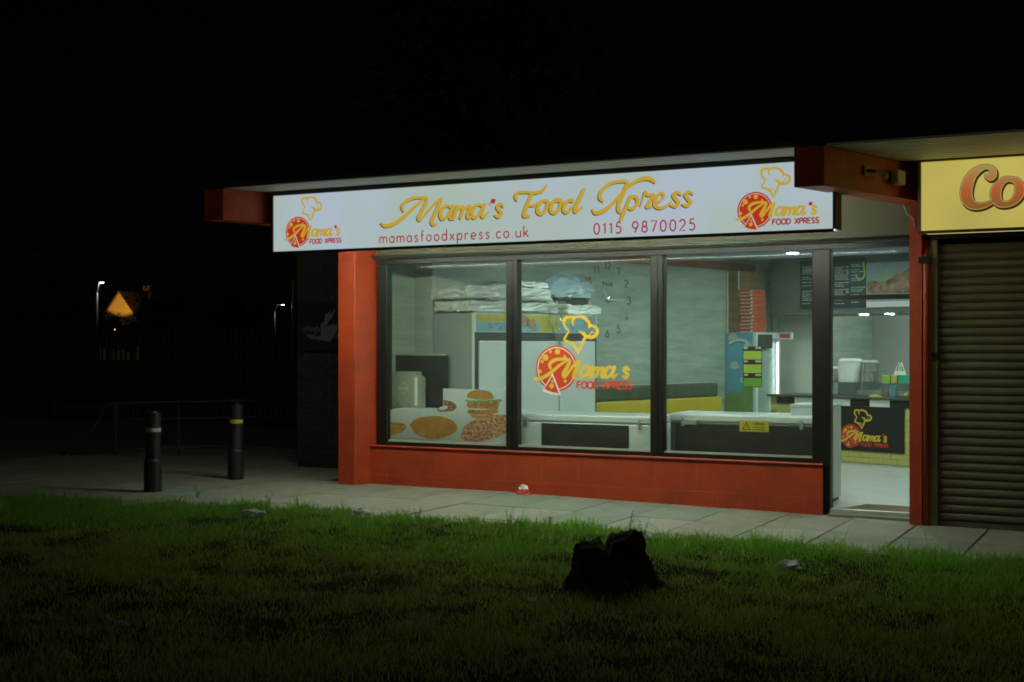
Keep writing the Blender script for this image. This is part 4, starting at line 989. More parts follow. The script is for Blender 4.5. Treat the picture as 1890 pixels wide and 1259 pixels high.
pr = Print(pBs, .0035); pr.poly([(.022, .5)] + [(.022 + (gp - .076) * k / 10, .86 + .16 * (k / 10) ** 1.5 + .02 * math.sin(k)) for k in range(11)] + [(gp - .054, .5)]); pr.obj(sd_, 'hill', 'hill_green')
part(dfz, 'door_frame', MB(BF).box(gp - .048, gp, g0, g0 + .06, .12, gz).box(gp - .048, gp, g1 - .06, g1, .12, gz).box(gp - .048, gp, g0 + .061, g1 - .061, gz - .09, gz).box(gp - .048, gp, g0 + .061, g1 - .061, .12, .2), 'white_steel')
part(dfz, 'header', MB(BF).box(gp + .001, gp + .006, g0 + .05, g1 - .22, gz - .24, gz - .03), 'dark_board')
part(dfz, 'door_glass', MB(BF).box(gp - .03, gp - .024, g0 + .058, g1 - .058, .198, gz - .088), 'clear_case')
part(dfz, 'light_tube', MB(BF).tube([(gp + .012, g1 - .09, .55), (gp + .012, g1 - .09, gz - .16)], .012, 8), 'fridge_tube', True)
for k in range(4): part(dfz, 'shelf', MB(BF).box(gp - .047, gp - .032, g0 + .062, g1 - .062, .5 + k * .3, .515 + k * .3), 'white_card')
ex = E('exit_light_box', BF(.62, 7.58, 1.85), 'small red and white lit sign above the display fridge door', 'sign')
part(ex, 'box', MB(BF).box(.57, .80, 7.5, 7.55, 1.70, 1.80), 'white_card')
Print(plane_b(7.5), .002).rect(.59, .78, 1.715, 1.785).obj(ex, 'red_panel', 'pizza_red')
# pizza boxes: left and right visible sides from x=1365 to 1411
pb0, pb1 = bp(1365, 575, 6.93)[0], bp(1389, 575, 6.93)[0]
bxh = (2.455 - gz) / 12
PBM = None
for k in range(12):
    t = E('pizza_box', BF((pb0 + pb1) / 2, 7.2, gz + k * bxh), '', 'box', 'red pizza boxes stacked on the display fridge')
    t['label'] = ('topmost' if k == 11 else 'lowest' if k == 0 else ['', 'second', 'third', 'fourth', 'fifth', 'sixth', 'seventh', 'eighth', 'ninth', 'tenth', 'eleventh'][k] + ' from the bottom') + ' red pizza box in the stack on the display fridge'
    o1, o2 = random.uniform(-.008, .008), random.uniform(-.008, .008); ww = pb1 - pb0
    if k == 4: o1 += .015
    part(t, 'carton', MB(BF).cbox(pb0 + o1, pb1 + o1, 6.93 + o2, 6.93 + o2 + max(.36, ww), gz + k * bxh + .002, gz + (k + 1) * bxh - .002, .003), 'pizza_red')
    part(t, 'white_edge', MB(BF).box(pb0 + o1 + .01, pb1 + o1 - .01, 6.93 + o2 - .003, 6.93 + o2 - .0005, gz + (k + .12) * bxh, gz + (k + .30) * bxh), 'white_card')
    part(t, 'corner_tab', MB(BF).box(pb1 + o1 - .028, pb1 + o1 + .002, 6.93 + o2 - .006, 6.93 + o2 - .0032, gz + (k + .25) * bxh, gz + (k + .75) * bxh), 'white_card')
# kraft stack behind, nearer the wall
ka = bp(1343, 555, 6.94)[0]; kb = bp(1368, 555, 6.94)[0]
ka = max(ka, .015); kz1 = 2.74
nk = 18
nth = ['lowest', 'second', 'third', 'fourth', 'fifth', 'sixth', 'seventh', 'eighth', 'ninth', 'tenth', 'eleventh', 'topmost']
nk = 12
for k in range(nk):
    hh = (kz1 - gz) / nk
    o = solo('kraft_box', MB(BF).cbox(ka + random.uniform(0, .006), min(kb, pb0 - .012), 6.94, 7.50, gz + k * hh + .001, gz + (k + 1) * hh - .001, .004), 'kraft' if k % 2 else 'kraft_dark', nth[k] + (' from the bottom' if 0 < k < 11 else '') + ' brown box in the tall stack by the wall', 'box', 'brown boxes stacked beside the pizza boxes')
bandx = E('stack_highlight', BF(ka, 6.93, gz), 'pale strips as painted highlights down the corners of the brown box stack', 'film')
part(bandx, 'strip', MB(BF).box(ka - .002, ka + .016, 6.925, 6.935, gz, kz1), 'white_card'); part(bandx, 'strip', MB(BF).box(min(kb, pb0 - .012) - .012, min(kb, pb0 - .012) + .002, 6.925, 6.935, 2.46, kz1), 'white_card')  # white strips paint bright highlights onto the stack's corner edges

# counter
CB = 6.23
c_p0 = 1.25
ct = E('service_counter', BF(3.4, CB + .35, 0), 'service counter with yellow tiles and black logo panel seen through the door', 'counter')
part(ct, 'carcass', MB(BF).box(c_p0, W - .6, CB + .02, CB + .7, 0, .87), 'grout')
part(ct, 'worktop', MB(BF).cbox(c_p0 - .02, W - .58, CB - .06, CB + .72, .872, .905, .006), 'alu_dark')
tw, th = .21, .075
tm = rawmesh('tile', MB().cbox(.003, tw - .003, -.008, 0, .003, th - .003, .003), 'yellow_tile')
zchk0, zchk1 = .775, .868
for r in range(int(zchk0 / th)):
    p = c_p0 + (0 if r % 2 else -tw / 2)
    while p < 4.6:
        if p > c_p0 - .01:
            o = piece('tile', tm, BF(p, CB + .019, r * th + .004), ct, rz=-SK)
        p += tw
kx = bp(1569, 745, CB)[0] - bp(1534, 745, CB)[0]
p = bp(1534.5, 745, CB)[0] - 4 * kx; k = 0
while p < 4.6:
    if p > c_p0: part(ct, 'check_tile', MB(BF).box(p + .001, p + kx - .001, CB - .004, CB + .018, zchk0, zchk1), 'white_card' if k % 2 == 0 else 'black_print')
    p += kx; k += 1
lp0, lp1 = bp(1549, 800, CB)[0], bp(1669, 800, CB)[0]; lz0, lz1 = bp(1610, 834, CB)[1], zchk0 - .004
part(ct, 'logo_panel', MB(BF).box(lp0, lp1, CB - .006, CB + .009, lz0, lz1), 'black_print')
lcp = bp(1571, 804, CB)
cmat = ('yellow_print', 'red_print', 'black_print', 'red_print')
logo(ct, plane_b(CB - .006), lcp[0], lcp[1], .158, cmat, d0=.001)
# heated glass case and things on the counter
case = E('glass_case', BF(2.6, CB + .3, .905), 'low glass display case on the service counter', 'display case')
q0, q1 = bp(1520, 720, CB + .05)[0], bp(1760, 720, CB + .05)[0]
zc = bp(1600, 708, CB + .05)[1]
part(case, 'front_glass', MB(BF).box(q0, q1, CB + .05, CB + .056, .907, zc), 'clear_case')
part(case, 'top_glass', MB(BF).box(q0, q1, CB + .05, CB + .45, zc + .001, zc + .008), 'clear_case')
for px in (1546, 1590, 1690):
    p = bp(px, 720, CB + .05)[0]; part(case, 'post', MB(BF).box(p, p + .009, CB + .058, CB + .066, .907, zc), 'chrome')
part(case, 'tray', MB(BF).box(q0 + .45, q1 - .25, CB + .12, CB + .40, .92, .99), 'steel')
part(case, 'back_panel', MB(BF).box(q0, q1, CB + .46, CB + .47, .907, zc), 'grey_steel')
zc += .0085
def vessel(px0, px1, pytop, bdepth, label, name, cat, prof, mtl, lidm=None):
    p0, p1 = bp(px0, 690, bdepth)[0], bp(px1, 690, bdepth)[0]; r = (p1 - p0) / 2; c = (p0 + p1) / 2; zt = bp((px0 + px1) / 2, pytop, bdepth)[1]; hh = zt - zc
    t = E(name, BF(c, bdepth, zc), label, cat)
    part(t, 'body', MB(BF).lathe(c, bdepth, [(r * a, zc + hh * b) for a, b in prof], 24), mtl, False)
    if lidm: part(t, 'lid', MB(BF).lathe(c, bdepth, [(r * .97, zc + hh * .86), (r * 1.0, zc + hh * .87), (r * .96, zc + hh * .93), (r * .80, zc + hh * .985), (r * .78, zc + hh)], 24), lidm)
    return t
vessel(1550, 1590, 662, CB + .24, 'white plastic tub with lid on the glass case', 'sauce_tub', 'tub', [(.93, 0), (.98, .06), (1, .5), (.98, .84), (.9, .855)], 'white_card', 'white_card')
vessel(1591.5, 1620, 665, CB + .26, 'steel canister with pale lid right of the white tub', 'steel_canister', 'canister', [(.95, 0), (1, .04), (1, .42), (.96, .44), (1, .46), (1, .84), (.9, .855)], 'steel', 'beige_plastic')
vessel(1522, 1549, 677, CB + .27, 'squat canister partly hidden by the door frame', 'squat_canister', 'canister', [(.95, 0), (1, .05), (1, .84), (.9, .855)], 'beige_plastic', 'white_card')
vessel(1618, 1632, 686, CB + .22, 'small clear cup beside the steel canister', 'clear_cup', 'cup', [(.75, 0), (.8, .05), (1, .95), (1.05, 1.0)], 'clear_case')
def ctbox(px0, px1, py0, py1, bd, m, label, name, cat):
    p0, z0 = bp(px0, py1, bd); p1, z1 = bp(px1, py0, bd)
    t = E(name, BF((p0 + p1) / 2, bd + .05, zc), label, cat)
    part(t, 'tub', MB(BF).prism([(p0 + .006, bd), (p1 - .006, bd), (p1 - .006, bd + .14), (p0 + .006, bd + .14)], zc + .001, z1 - .014), m)
    part(t, 'rim', MB(BF).cbox(p0, p1, bd - .006, bd + .146, z1 - .0135, z1, .003), m)
    return t
t = ctbox(1628, 1643, 693, 709, CB + .10, 'lime_print', 'small lime green tub on the glass case', 'food_tub', 'tub')
ctbox(1644, 1656, 693, 709, CB + .12, 'yellow_tile', 'small pale yellow tub between the green tubs', 'food_tub', 'tub')
ctbox(1657, 1684, 693, 709, CB + .10, 'green_tub', 'bright green tub at the right end of the glass case', 'food_tub', 'tub')
# carrier bag
q = bp(1661, 690, CB + .3); bgz = bp(1661, 669, CB + .3)[1]
cb = E('carrier_bag', BF(q[0], CB + .3, zc), 'white plastic carrier bag with upright handles behind the green tubs', 'bag')
m = MB(BF); m.lathe(q[0], CB + .3, [(.09, zc), (.10, zc + .06), (.085, zc + .13), (.075, zc + .16)], 14, True, 1, .5); part(cb, 'sack', m, 'white_card')
for s_ in (-1, 1):
    part(cb, 'handle', MB(BF).tube([(q[0] + s_ * .065, CB + .3, zc + .15), (q[0] + s_ * .05, CB + .3, zc + .21), (q[0] + s_ * .02, CB + .3, bgz), (q[0] + s_ * .008, CB + .3, bgz - .03), (q[0] + s_ * .02, CB + .3, zc + .15)], .009, 6), 'white_card')
for px, m_, l in ((1640, 'kraft', 'brown carton standing in the glass case'), (1655, 'fridge_blue', 'blue carton standing in the glass case')):
    pp, zz_ = bp(px, 712, CB + .2)
    solo('carton', MB(BF).cbox(pp - .04, pp + .05, CB + .068, CB + .115, .908, .908 + .16, .004), m_, l, 'carton')
solo('chip_heap', crumple(MB(BF), bp(1615, 730, CB - .0)[0], CB + .0, .906, .09, .03, .035, 2.4, 8), 'yellow_vinyl', 'little heap of yellow scraps on the counter edge', 'food')
solo('lemon', MB(BF).lathe(bp(1674, 722, CB + .09)[0], CB + .085, [(.012, .908), (.035, .92), (.042, .945), (.03, .972), (.01, .985)], 14), 'yellow_vinyl', 'round yellow tub by the red pillar in the glass case', 'tub')
# menu boards and food photo on the bulkhead
def menu(px0, px1, py0, py1, label, cols, seed):
    random.seed(seed)
    p0, z0 = bp(px0, py1, BK); p1, z1 = bp(px1, py0, BK); z0 = max(z0, 2.09); z1 = min(z1, 2.9)
    t = E('menu_board', BF((p0 + p1) / 2, BK, z0), label, 'menu', 'menu boards above the counter')
    part(t, 'board', MB(BF).box(p0, p1, BK - .02, BK - .002, z0, z1), 'black_print' if seed < 0 else 'dark_board')
    pl = plane_b(BK - .02); pr = Print(pl, .0015, 0); wd = (p1 - p0) / cols
    for c in range(cols):
        z = z1 - .10
        while z > z0 + .05:
            l = random.uniform(.45, .85) * wd
            k0 = p0 + wd * c + .04
            if random.random() < .82:
                x = k0
                while x < k0 + l:
                    dl_ = random.uniform(.02, .07); pr.rect(x, min(x + dl_, k0 + l), z, z + .011); x += dl_ + .01
                if random.random() < .35: pr.rect(k0 + wd * .7, k0 + wd * .86, z, z + .014)
            z -= random.choice((.026, .026, .03, .05))
    pr.obj(t, 'menu_text', 'pale_print', kind='stuff')
    return t
mn = menu(1478, 1506, 478, 570, 'dark menu board with pale text at the edge of the right window', 1, 5)
pr = Print(plane_b(BK - .02), .0018); a, b = bp(1484, 503, BK); letters(None, plane_b(BK - .02), 'Menu', a, b, .17, .05, .009, 'pale_print', .3, joined=pr, slant=.2); pr.obj(mn, 'heading', 'pale_print')
menu(1508, 1598.5, 470, 569, 'dark two-column menu board seen above the open door', 3, 9)
p0, z0 = bp(1600, 568, BK); p1, z1 = bp(1720, 480, BK)
fp = E('menu_photo', BF((p0 + p1) / 2, BK, z0), 'menu picture of grilled meat with green script above the door', 'picture')
z0 = max(z0, 2.09); z1 = min(z1, 2.9)
part(fp, 'board', MB(BF).box(p0, p1, BK - .022, BK - .002, z0, z1), 'sky_print')
pl = plane_b(BK - .022)
def FPp(px, py): u, v = bp(px, py, BK - .022); return (u, max(v, z0 + .09))
ms = [(1601, 541), (1600, 522), (1610, 517), (1622, 521), (1634, 519), (1648, 512), (1653, 505), (1668, 502), (1676, 496), (1700, 490), (1715, 494), (1715, 541)]
Print(pl, .001).poly([FPp(*q) for q in ms]).obj(fp, 'grilled_meat', 'meat_print')
Print(pl, .001).rect(p0 + .002, p1 - .002, z0 + .004, z0 + .085).obj(fp, 'white_band', 'white_print')
lt = [[(1594, 485, 30), (1595, 496, 32), (1596, 508, 30), (1590, 515, 28), (1582, 513, 26), (1580, 506, 16)], [(1623, 484, 18), (1624, 500, 20), (1625, 516, 20)], [(1608, 517, 20), (1622, 516, 22), (1640, 512, 24), (1650, 506, 12)]]
pr = Print(plane_b(BK - .024), .003)
for st in lt: pr.ribbon(catmull([(*bp(x, y, BK - .024), wd * .0011 * 1.0) for x, y, wd in st]))
pr.obj(fp, 'green_script', 'lime_print')
# kitchen wall shelf
p0, z0 = bp(1500, 629, 10.9); p1, _ = bp(1579, 629, 10.9)
shf = E('kitchen_shelf', BF((p0 + p1) / 2, 11.2, z0 - .3), 'pale wall shelf on the kitchen wall behind the counter', 'shelf')
part(shf, 'board', MB(BF).box(p0, p1, 11.05, 11.398, z0 - .03, z0), 'white_wall'); pq = bp(1556, 640, 11.2)[0]
part(shf, 'bracket', MB(BF).box(pq, pq + .07, 11.15, 11.398, z0 - .33, z0 - .031), 'white_wall')
p0, z0 = bp(1676, 679, 9.8); p1, z1 = bp(1700, 616, 9.8)
solo('wall_poster', MB(BF).box(p0, p1, 11.37, 11.397, z0, z1 + .1), 'pizza_red', 'dark red notice on the kitchen wall just left of the right pillar', 'notice')
solo('floor_mat', MB().prism([(dl + .10, .06), (dr + .06, .06), (alongB(dr + .06, 0, .48), .48), (dl + .24, .48)], .001, .012), 'mat_brown', 'brown coir mat just inside the open door', 'mat')
part(shop, 'mat_well_trim', MB().prism([(dl + .06, .06), (dl + .098, .06), (dl + .235, .47), (dl + .20, .47)], .0005, .014), 'alu')
part(shop, 'mat_well_trim', MB().prism([(dl + .2, .482), (alongB(dr + .06, 0, .482), .482), (alongB(dr + .06, 0, .50), .50), (dl + .2, .50)], .0005, .014), 'alu')
cbx1, cby0, cby1 = X(1552.5, .92), .42, .92
cab = E('white_cabinet', (cbx1 - .2, .67, 0), 'narrow white cabinet just inside the door beside the dark frame', 'cabinet')
part(cab, 'body', MB().cbox(cbx1 - .40, cbx1, cby0, cby1, .03, fac(1550, 748, .42)[1] - .03, .01), 'white_steel')
part(cab, 'top', MB().cbox(cbx1 - .41, cbx1 + .008, cby0 - .008, cby1 + .008, fac(1550, 748, .42)[1] - .029, fac(1550, 748, .42)[1], .006), 'white_steel')
part(cab, 'plinth', MB().box(cbx1 - .38, cbx1 - .02, cby0 + .02, cby1 - .02, 0, .029), 'black_plastic')
part(cab, 'handle', MB().tube([(cbx1 - .06, cby0 - .002, .80), (cbx1 - .06, cby0 - .03, .80), (cbx1 - .03, cby0 - .04, .84), (cbx1 - .01, cby0 - .03, .86)], .008, 6), 'alu_dark')
# table edge and small items by the right window, on a table
tb = E('cafe_table', BF(1.5, 4.6, 0), 'cafe table with yellow top behind the right chest freezer', 'table')
tp = bp(1478, 762, 4.5)
part(tb, 'top', MB(BF).cbox(tp[0] - .07, tp[0] + .10, 4.2, 4.9, .70, .735, .01), 'yellow_vinyl')
part(tb, 'leg', MB(BF).tube([(tp[0] + .0, 4.55, .02), (tp[0] + .0, 4.55, .70)], .035, 12), 'alu_dark'); part(tb, 'foot', MB(BF).lathe(tp[0] + .0, 4.55, [(.24, 0), (.24, .012), (.04, .03)], 20), 'alu_dark')
sb0 = bp(1440, 700, 8.6)
solo('storage_crate', MB(BF).cbox(bp(1440, 700, 8.9)[0], bp(1487, 700, 8.9)[0], 8.75, 9.1, 0, 1.12, .02), 'dark_board', 'dark storage unit low behind the display fridge', 'cabinet')

# ================================================================== NEIGHBOURING SHOP
nb = E('shuttered_shop', (1.5, -.1, -.07), 'neighbouring shop front closed by a brown roller shutter', 'shop')
YN = -.20
gx0, gx1 = X(1718, YN), X(1732, YN)
part(nb, 'shutter_guide', MB().cbox(gx0, gx1, YN - .05, YN + .06, -.25, 2.58, .006), 'guide')
part(nb, 'guide_lip', MB().box(gx0 - .006, gx0 + .012, YN - .062, YN - .051, -.25, 2.5), 'guide')
part(nb, 'guide_clip', MB().box(gx0 + .02, gx1 + .004, YN - .075, YN - .052, zat(660, 11.9), zat(650, 11.9)), 'dark_frame')
part(nb, 'side_post', MB().box(-2.03, gx0 - .008, YN - .02, YN + .1, -.2, 3.2), 'olive_panel')
part(nb, 'shutter_box', MB().box(gx0, 7.4, YN - .09, YN + .25, 2.582, 2.64), 'dark_frame')
part(nb, 'wall_over', MB().box(gx0, 7.4, YN + .05, YN + .2, 2.642, 3.24), 'olive_panel')
slat_h = .0775
prof = [(0, .0), (-.005, .004), (-.016, .018), (-.020, .037), (-.015, .056), (-.004, .071), (0, .0765)]
sm = MB()
for i, (dy, dz) in enumerate(prof): sm.v += [(0, dy, dz), (6.8, dy, dz)]
sm.v += [(0, .012, .0765), (6.8, .012, .0765), (0, .012, 0), (6.8, .012, 0)]
nq = len(prof) + 2
for i in range(nq): a, b = 2 * i, 2 * ((i + 1) % nq); sm.f.append((a, a + 1, b + 1, b))
slm = rawmesh('shutter_slat', sm, 'shutter')
for k in range(40):
    z = -.02 + k * slat_h
    if z + slat_h > 2.58: break
    piece('shutter_slat', slm, (gx1 + .004, YN + .012, z), nb)
part(nb, 'bottom_rail', MB().box(gx1 + .004, 7.3, YN - .02, YN + .03, -.16, -.022), 'shutter')
for k in range(10):
    y0 = -1.985 + k * .124
    board(alongB(-2.57, -2, y0), 7.4, y0, y0 + .105, 3.25, 'soffit', nb)
    board(alongB(-2.57, -2, y0), 7.4, y0 + .1055, y0 + .1235, 3.2512, 'groove_shade', nb, 'soffit_groove_shade')
YN2 = -.76
n0, _ = fac(1700.5, 360, YN2); _, nz1 = fac(1702, 300, YN2); _, nz0 = fac(1702, 426, YN2)
ns = E('neighbour_sign', (n0 + 1.5, YN2, nz0), 'backlit yellow sign of the next shop with big orange letters', 'sign')
part(ns, 'face_panel', MB().box(n0, 7.2, YN2, YN2 + .006, nz0, nz1), 'nb_face')
part(ns, 'box', MB().box(n0 - .012, 7.22, YN2 + .008, YN2 + .22, nz0 - .01, nz1 + .006), 'olive_panel')
part(ns, 'frame_bottom', MB().box(n0 - .012, 7.22, YN2 - .012, YN2 + .007, nz0 - .03, nz0 - .002), 'guide')
part(ns, 'frame_side', MB().box(n0 - .028, n0 - .002, YN2 - .012, YN2 + .007, nz0 - .03, nz1), 'guide')
part(ns, 'frame_top', MB().box(n0 - .028, 7.22, YN2 - .012, YN2 + .007, nz1 + .002, 3.246), 'guide')
part(ns, 'light_diffuser', MB().box(n0 + .02, 7.1, YN2 + .03, YN2 + .19, nz0 - .018, nz0 - .0105), 'nb_diffuser')
pN = plane_y(YN2)
ca = fac(*Z5(1400, 770), YN2)[1]; cb2 = fac(*Z5(1400, 370), YN2)[1]
ramp_print('nb_ramp', ca, cb2, (.20, .10, .018), (.40, .10, .03), (.36, .25, .07))
Cc = [(1556, 462, 30), (1588, 476, 44), (1614, 450, 50), (1606, 404, 46), (1560, 378, 30), (1500, 392, 46), (1430, 446, 70), (1386, 530, 88), (1372, 620, 92), (1394, 690, 84), (1450, 726, 60), (1530, 722, 40), (1600, 690, 26), (1640, 650, 18)]
Oc = [(1770, 486, 34), (1710, 496, 46), (1652, 556, 72), (1634, 630, 82), (1660, 694, 66), (1720, 714, 44), (1790, 690, 52), (1840, 630, 72), (1848, 560, 72), (1822, 506, 52), (1770, 486, 34)]
for nm, st in (('letter', Cc), ('letter', Oc)):
    sh = Print(pN, .001).ribbon(catmull(tr(Z5, [(x + 9, y + 14, wd + 26) for x, y, wd in st], YN2, sc=4.84))).obj(ns, 'letter_shadow', 'nb_dark')
for nm, st in (('letter', Cc), ('letter', Oc)):
    Print(pN, .002).ribbon(catmull(tr(Z5, [(x, y, wd + 22) for x, y, wd in st], YN2, sc=4.84))).obj(ns, 'letter_outline', 'nb_dark')
    Print(pN, .003).ribbon(catmull(tr(Z5, [(x, y, wd + 12) for x, y, wd in st], YN2, sc=4.84))).obj(ns, 'letter_edge', 'nb_cream')
    Print(pN, .004).ribbon(catmull(tr(Z5, st, YN2, sc=4.84))).obj(ns, nm, 'nb_ramp')
# twin security floodlight on the beam side
def BM(u, t, z):       # along the right beam's right face: u = distance along B from its front end, t = out of the face
    return (-2.578 + u * Bx + t * Px, -2.0 + u * By + t * Py, z)
fl = E('security_light', BM(.9, 0, 3.1), 'small switched-off security light on the side of the red roof beam', 'light')
part(fl, 'base_plate', MB(BM).box(.62, .72, .001, .02, 3.06, 3.15), 'beige_plastic')
part(fl, 'arm', MB(BM).tube([(.67, .02, 3.105), (.70, .07, 3.10), (.86, .08, 3.08)], .014, 8), 'alu_dark')
part(fl, 'sensor', MB(BM).lathe(.86, .08, [(.02, 3.045), (.03, 3.06), (.028, 3.09), (.015, 3.10)], 12), 'beige_plastic')
part(fl, 'lamp_head', MB(BM).cbox(1.06, 1.22, .02, .09, 3.02, 3.15, .012), 'beige_plastic'); part(fl, 'bracket', MB(BM).box(1.12, 1.16, .0, .02, 3.05, 3.12), 'alu_dark')
solo('loose_cable', MB().tube([(-2.30, -.1, 2.98), (-2.24, -.36, 2.90), (-2.21, -.36, 2.82), (-2.16, -.34, 2.78), (-2.15, -.335, 2.70)], .007, 6), 'beige_plastic', 'thin pale cable hanging at the top of the right pillar', 'cable')

# ================================================================== LEFT OF THE SHOP
# dark brick side building set back, bricks one by one where they can be told apart
bwall = E('brick_wall', (-9.6, 1.25, 0), 'dark brick wall set back beside the left pillar', 'wall')
YBK = 1.25; bxl = X(548, YBK); bxr = -8.05
part(bwall, 'backing', MB().box(bxl, bxr, YBK + .012, YBK + .3, -.1, 3.27), 'mortar')
br_ = rawmesh('brick', MB().cbox(.005, .220, 0, .03, .005, .070, .004), 'brick'); hb_ = rawmesh('brick', MB().cbox(.005, .1075, 0, .03, .005, .070, .004), 'brick')
nb_ = 0
for r in range(35):
    x = bxl; z = .02 + r * .075
    if r % 2: piece('brick', hb_, (x, YBK - random.uniform(0, .002), z), bwall); x += .1125
    while x < X(632, YBK) - .05:
        piece('brick', br_, (x, YBK - random.uniform(0, .002), z), bwall); x += .225
part(bwall, 'upper_brickwork', MB().box(bxl, X(632, YBK) + .3, YBK + .004, YBK + .03, .02 + 35 * .075, 3.27), 'brick')
cs = E('council_sign', (X(590, YBK - .03), YBK - .03, zat(650, 16.8)), 'dark blue sign with grey leaping figure emblem on the brick wall', 'sign')
s0, s1 = X(553, YBK - .03), X(640, YBK - .03); zc0, zc1 = fac(590, 648, YBK - .03)[1], fac(590, 560, YBK - .03)[1]
part(cs, 'board', MB().box(s0, s1, YBK - .03, YBK - .006, zc0, zc1), 'council_navy')
pC = plane_y(YBK - .03); Z8 = lambda x, y: (330 + x / 5.722, 480 + y / 5.722)
emb = [(1335, 790), (1400, 785), (1450, 810), (1500, 800), (1505, 720), (1500, 680), (1540, 640), (1545, 580), (1590, 555), (1600, 530), (1612, 575), (1650, 505), (1655, 530), (1610, 620), (1575, 660), (1560, 700), (1600, 690), (1640, 670), (1640, 690), (1690, 660), (1698, 700), (1660, 760), (1600, 865), (1500, 850), (1400, 835)]
Print(pC, .002).poly([fac(*Z8(x, y), YBK - .03) for x, y in emb]).obj(cs, 'emblem', 'council_grey')
u0, v0 = fac(*Z8(1318, 757), YBK - .03); u1, _ = fac(*Z8(1560, 750), YBK - .03)
pr = Print(pC, .0016); letters(None, pC, 'Nottingham', u0 - .04, v0, u1 - u0 + .04, .055, .012, 'council_grey', .25, joined=pr, caps=False); pr.obj(cs, 'wording', 'council_grey')
u0, v0 = fac(*Z8(1640, 812), YBK - .03)
pr = Print(pC, .0016); letters(None, pC, 'City', u0, v0, .12, .045, .01, 'council_grey', .3, joined=pr, caps=False); pr.obj(cs, 'wording', 'council_grey')

# bollards
def bollard(x, y, h, label, bandm):
    t = E('bollard', (x, y, 0), label, 'bollard', 'black bollards by the path')
    part(t, 'post', MB().lathe(x, y, [(.098, -.08), (.096, .34), (.094, .345), (.082, .36), (.080, h - .03), (.078, h - .008), (.06, h)], 24), 'bollard_black', False)
    part(t, 'band', MB().lathe(x, y, [(.0815, h * .755), (.083, h * .76), (.083, h * .80), (.0815, h * .805)], 24, False), bandm)
    part(t, 'cap', MB().lathe(x, y, [(.05, h + .001), (.045, h + .012), (.02, h + .018)], 18), 'bollard_black')
    return t
def tilt(o, ax, ay): o.rotation_euler = (ax, ay, 0)
b1 = gpt(282, 909, -.01); tilt(bollard(b1[0], b1[1], .87, 'nearer black bollard with white band standing in the grass edge', 'band_white'), .0, .012)
b2 = gpt(435, 884.5, 0); tilt(bollard(b2[0], b2[1], .89, 'farther black bollard with yellow band standing on the paving', 'band_yellow'), .0, .012)

# faint guard rail with curved end
gr = E('guard_rail', gpt(200, 838, 0) + (0,), 'low grey guard rail with a sloping curved end behind the bollards', 'railing')
Zr = 18.8
def GR(px, py): x, y = far(px, Zr); return (x, y, zat(py, Zr))
part(gr, 'top_tube', MB().tube([GR(112, 841), GR(140, 817), GR(169, 796), GR(183, 776), GR(191, 757), GR(198, 747), GR(214, 745), GR(330, 742), GR(470, 739)], .022, 8), 'rail_grey', True)
part(gr, 'mid_tube', MB().tube([GR(188, 776), GR(280, 774), GR(470, 770)], .018, 8), 'rail_grey', True)
part(gr, 'low_tube', MB().tube([GR(128, 838), GR(250, 831), GR(470, 822)], .018, 8), 'rail_grey', True)
for px in (214, 330, 440):
    a = GR(px, 745); part(gr, 'post', MB().tube([(a[0], a[1], -.02), (a[0], a[1], a[2] - .02)], .022, 8), 'rail_grey')
# palisade fence
fn = E('palisade_fence', (-19, 8, 0), 'dark steel palisade fence across the back of the path', 'fence')
pm_ = MB(); pm_.v = [(-.03, 0, 0), (.03, 0, 0), (.03, .01, 0), (-.03, .01, 0), (-.03, 0, 1.9), (.03, 0, 1.9), (.03, .01, 1.9), (-.03, .01, 1.9), (0, .005, 2.02)]
pm_.f = [(0, 1, 5, 4), (1, 2, 6, 5), (2, 3, 7, 6), (3, 0, 4, 7), (4, 5, 8), (5, 6, 8), (6, 7, 8), (7, 4, 8)]
pale = rawmesh('pale', pm_, 'fence_metal')
x = -25.0
while x < -14.6:
    piece('pale', pale, (x, 8.0, .06), fn); x += .135
for z in (.45, 1.6): part(fn, 'rail', MB().box(-25.1, -14.5, 8.015, 8.05, z, z + .05), 'fence_metal')
for x in (-24.9, -22.2, -19.5, -16.8): part(fn, 'post', MB().box(x, x + .08, 8.051, 8.13, -.05, 1.95), 'fence_metal')

# street lamps far off
def lamp(pxc, ptop, Z, hx, hy, label, column_top=None):
    x, y = far(pxc, Z); zt = zat(ptop, Z); t = E('street_lamp', (x, y, -.05), label, 'street lamp', 'far street lamps')
    part(t, 'column', MB().tube([(x, y, -.05), (x, y, zt * .5), (x, y, zt)], [.11, .085, .06], 8), 'lamp_grey', True)
    ax, ay = far(hx, Z); az = zat(hy, Z)
    part(t, 'arm', MB().tube([(x, y, zt), (x * .6 + ax * .4, y * .6 + ay * .4, az + .05), (ax, ay, az + .06)], .035, 6), 'lamp_grey')
    part(t, 'head', MB().box(ax - .22, ax + .22, ay - .10, ay + .10, az + .03, az + .08), 'lamp_grey')
    part(t, 'lamp_glass', MB().lathe(ax, ay, [(.06, az - .03), (.13, az - .01), (.15, az + .028)], 14, True, 1.2, .7), 'led_head')
    pl_ = bpy.data.lights.new('lamp_light', 'POINT'); pl_.energy = 22; pl_.color = (.85, 1, .85); pl_.shadow_soft_size = .2
    lo = bpy.data.objects.new('lamp_light', pl_); COL.objects.link(lo); lo.parent = t; lo.location = (ax - x, ay - y, az - .12 + .05)
    return t
lamp(179.5, 540, 88, 188, 522, 'lit street lamp left of the orange gable')
lamp(507, 575, 120, 522, 563, 'lit street lamp close to the dark brick wall')
x, y = far(541, 119); t = E('lamp_column', (x, y, -.05), 'bare pale lamp column at the edge of the brick wall', 'pole')
part(t, 'shaft', MB().tube([(x, y, -.05), (x, y, zat(568, 119)), (x, y, zat(516, 119))], [.14, .13, .11], 8), 'lamp_grey', True)
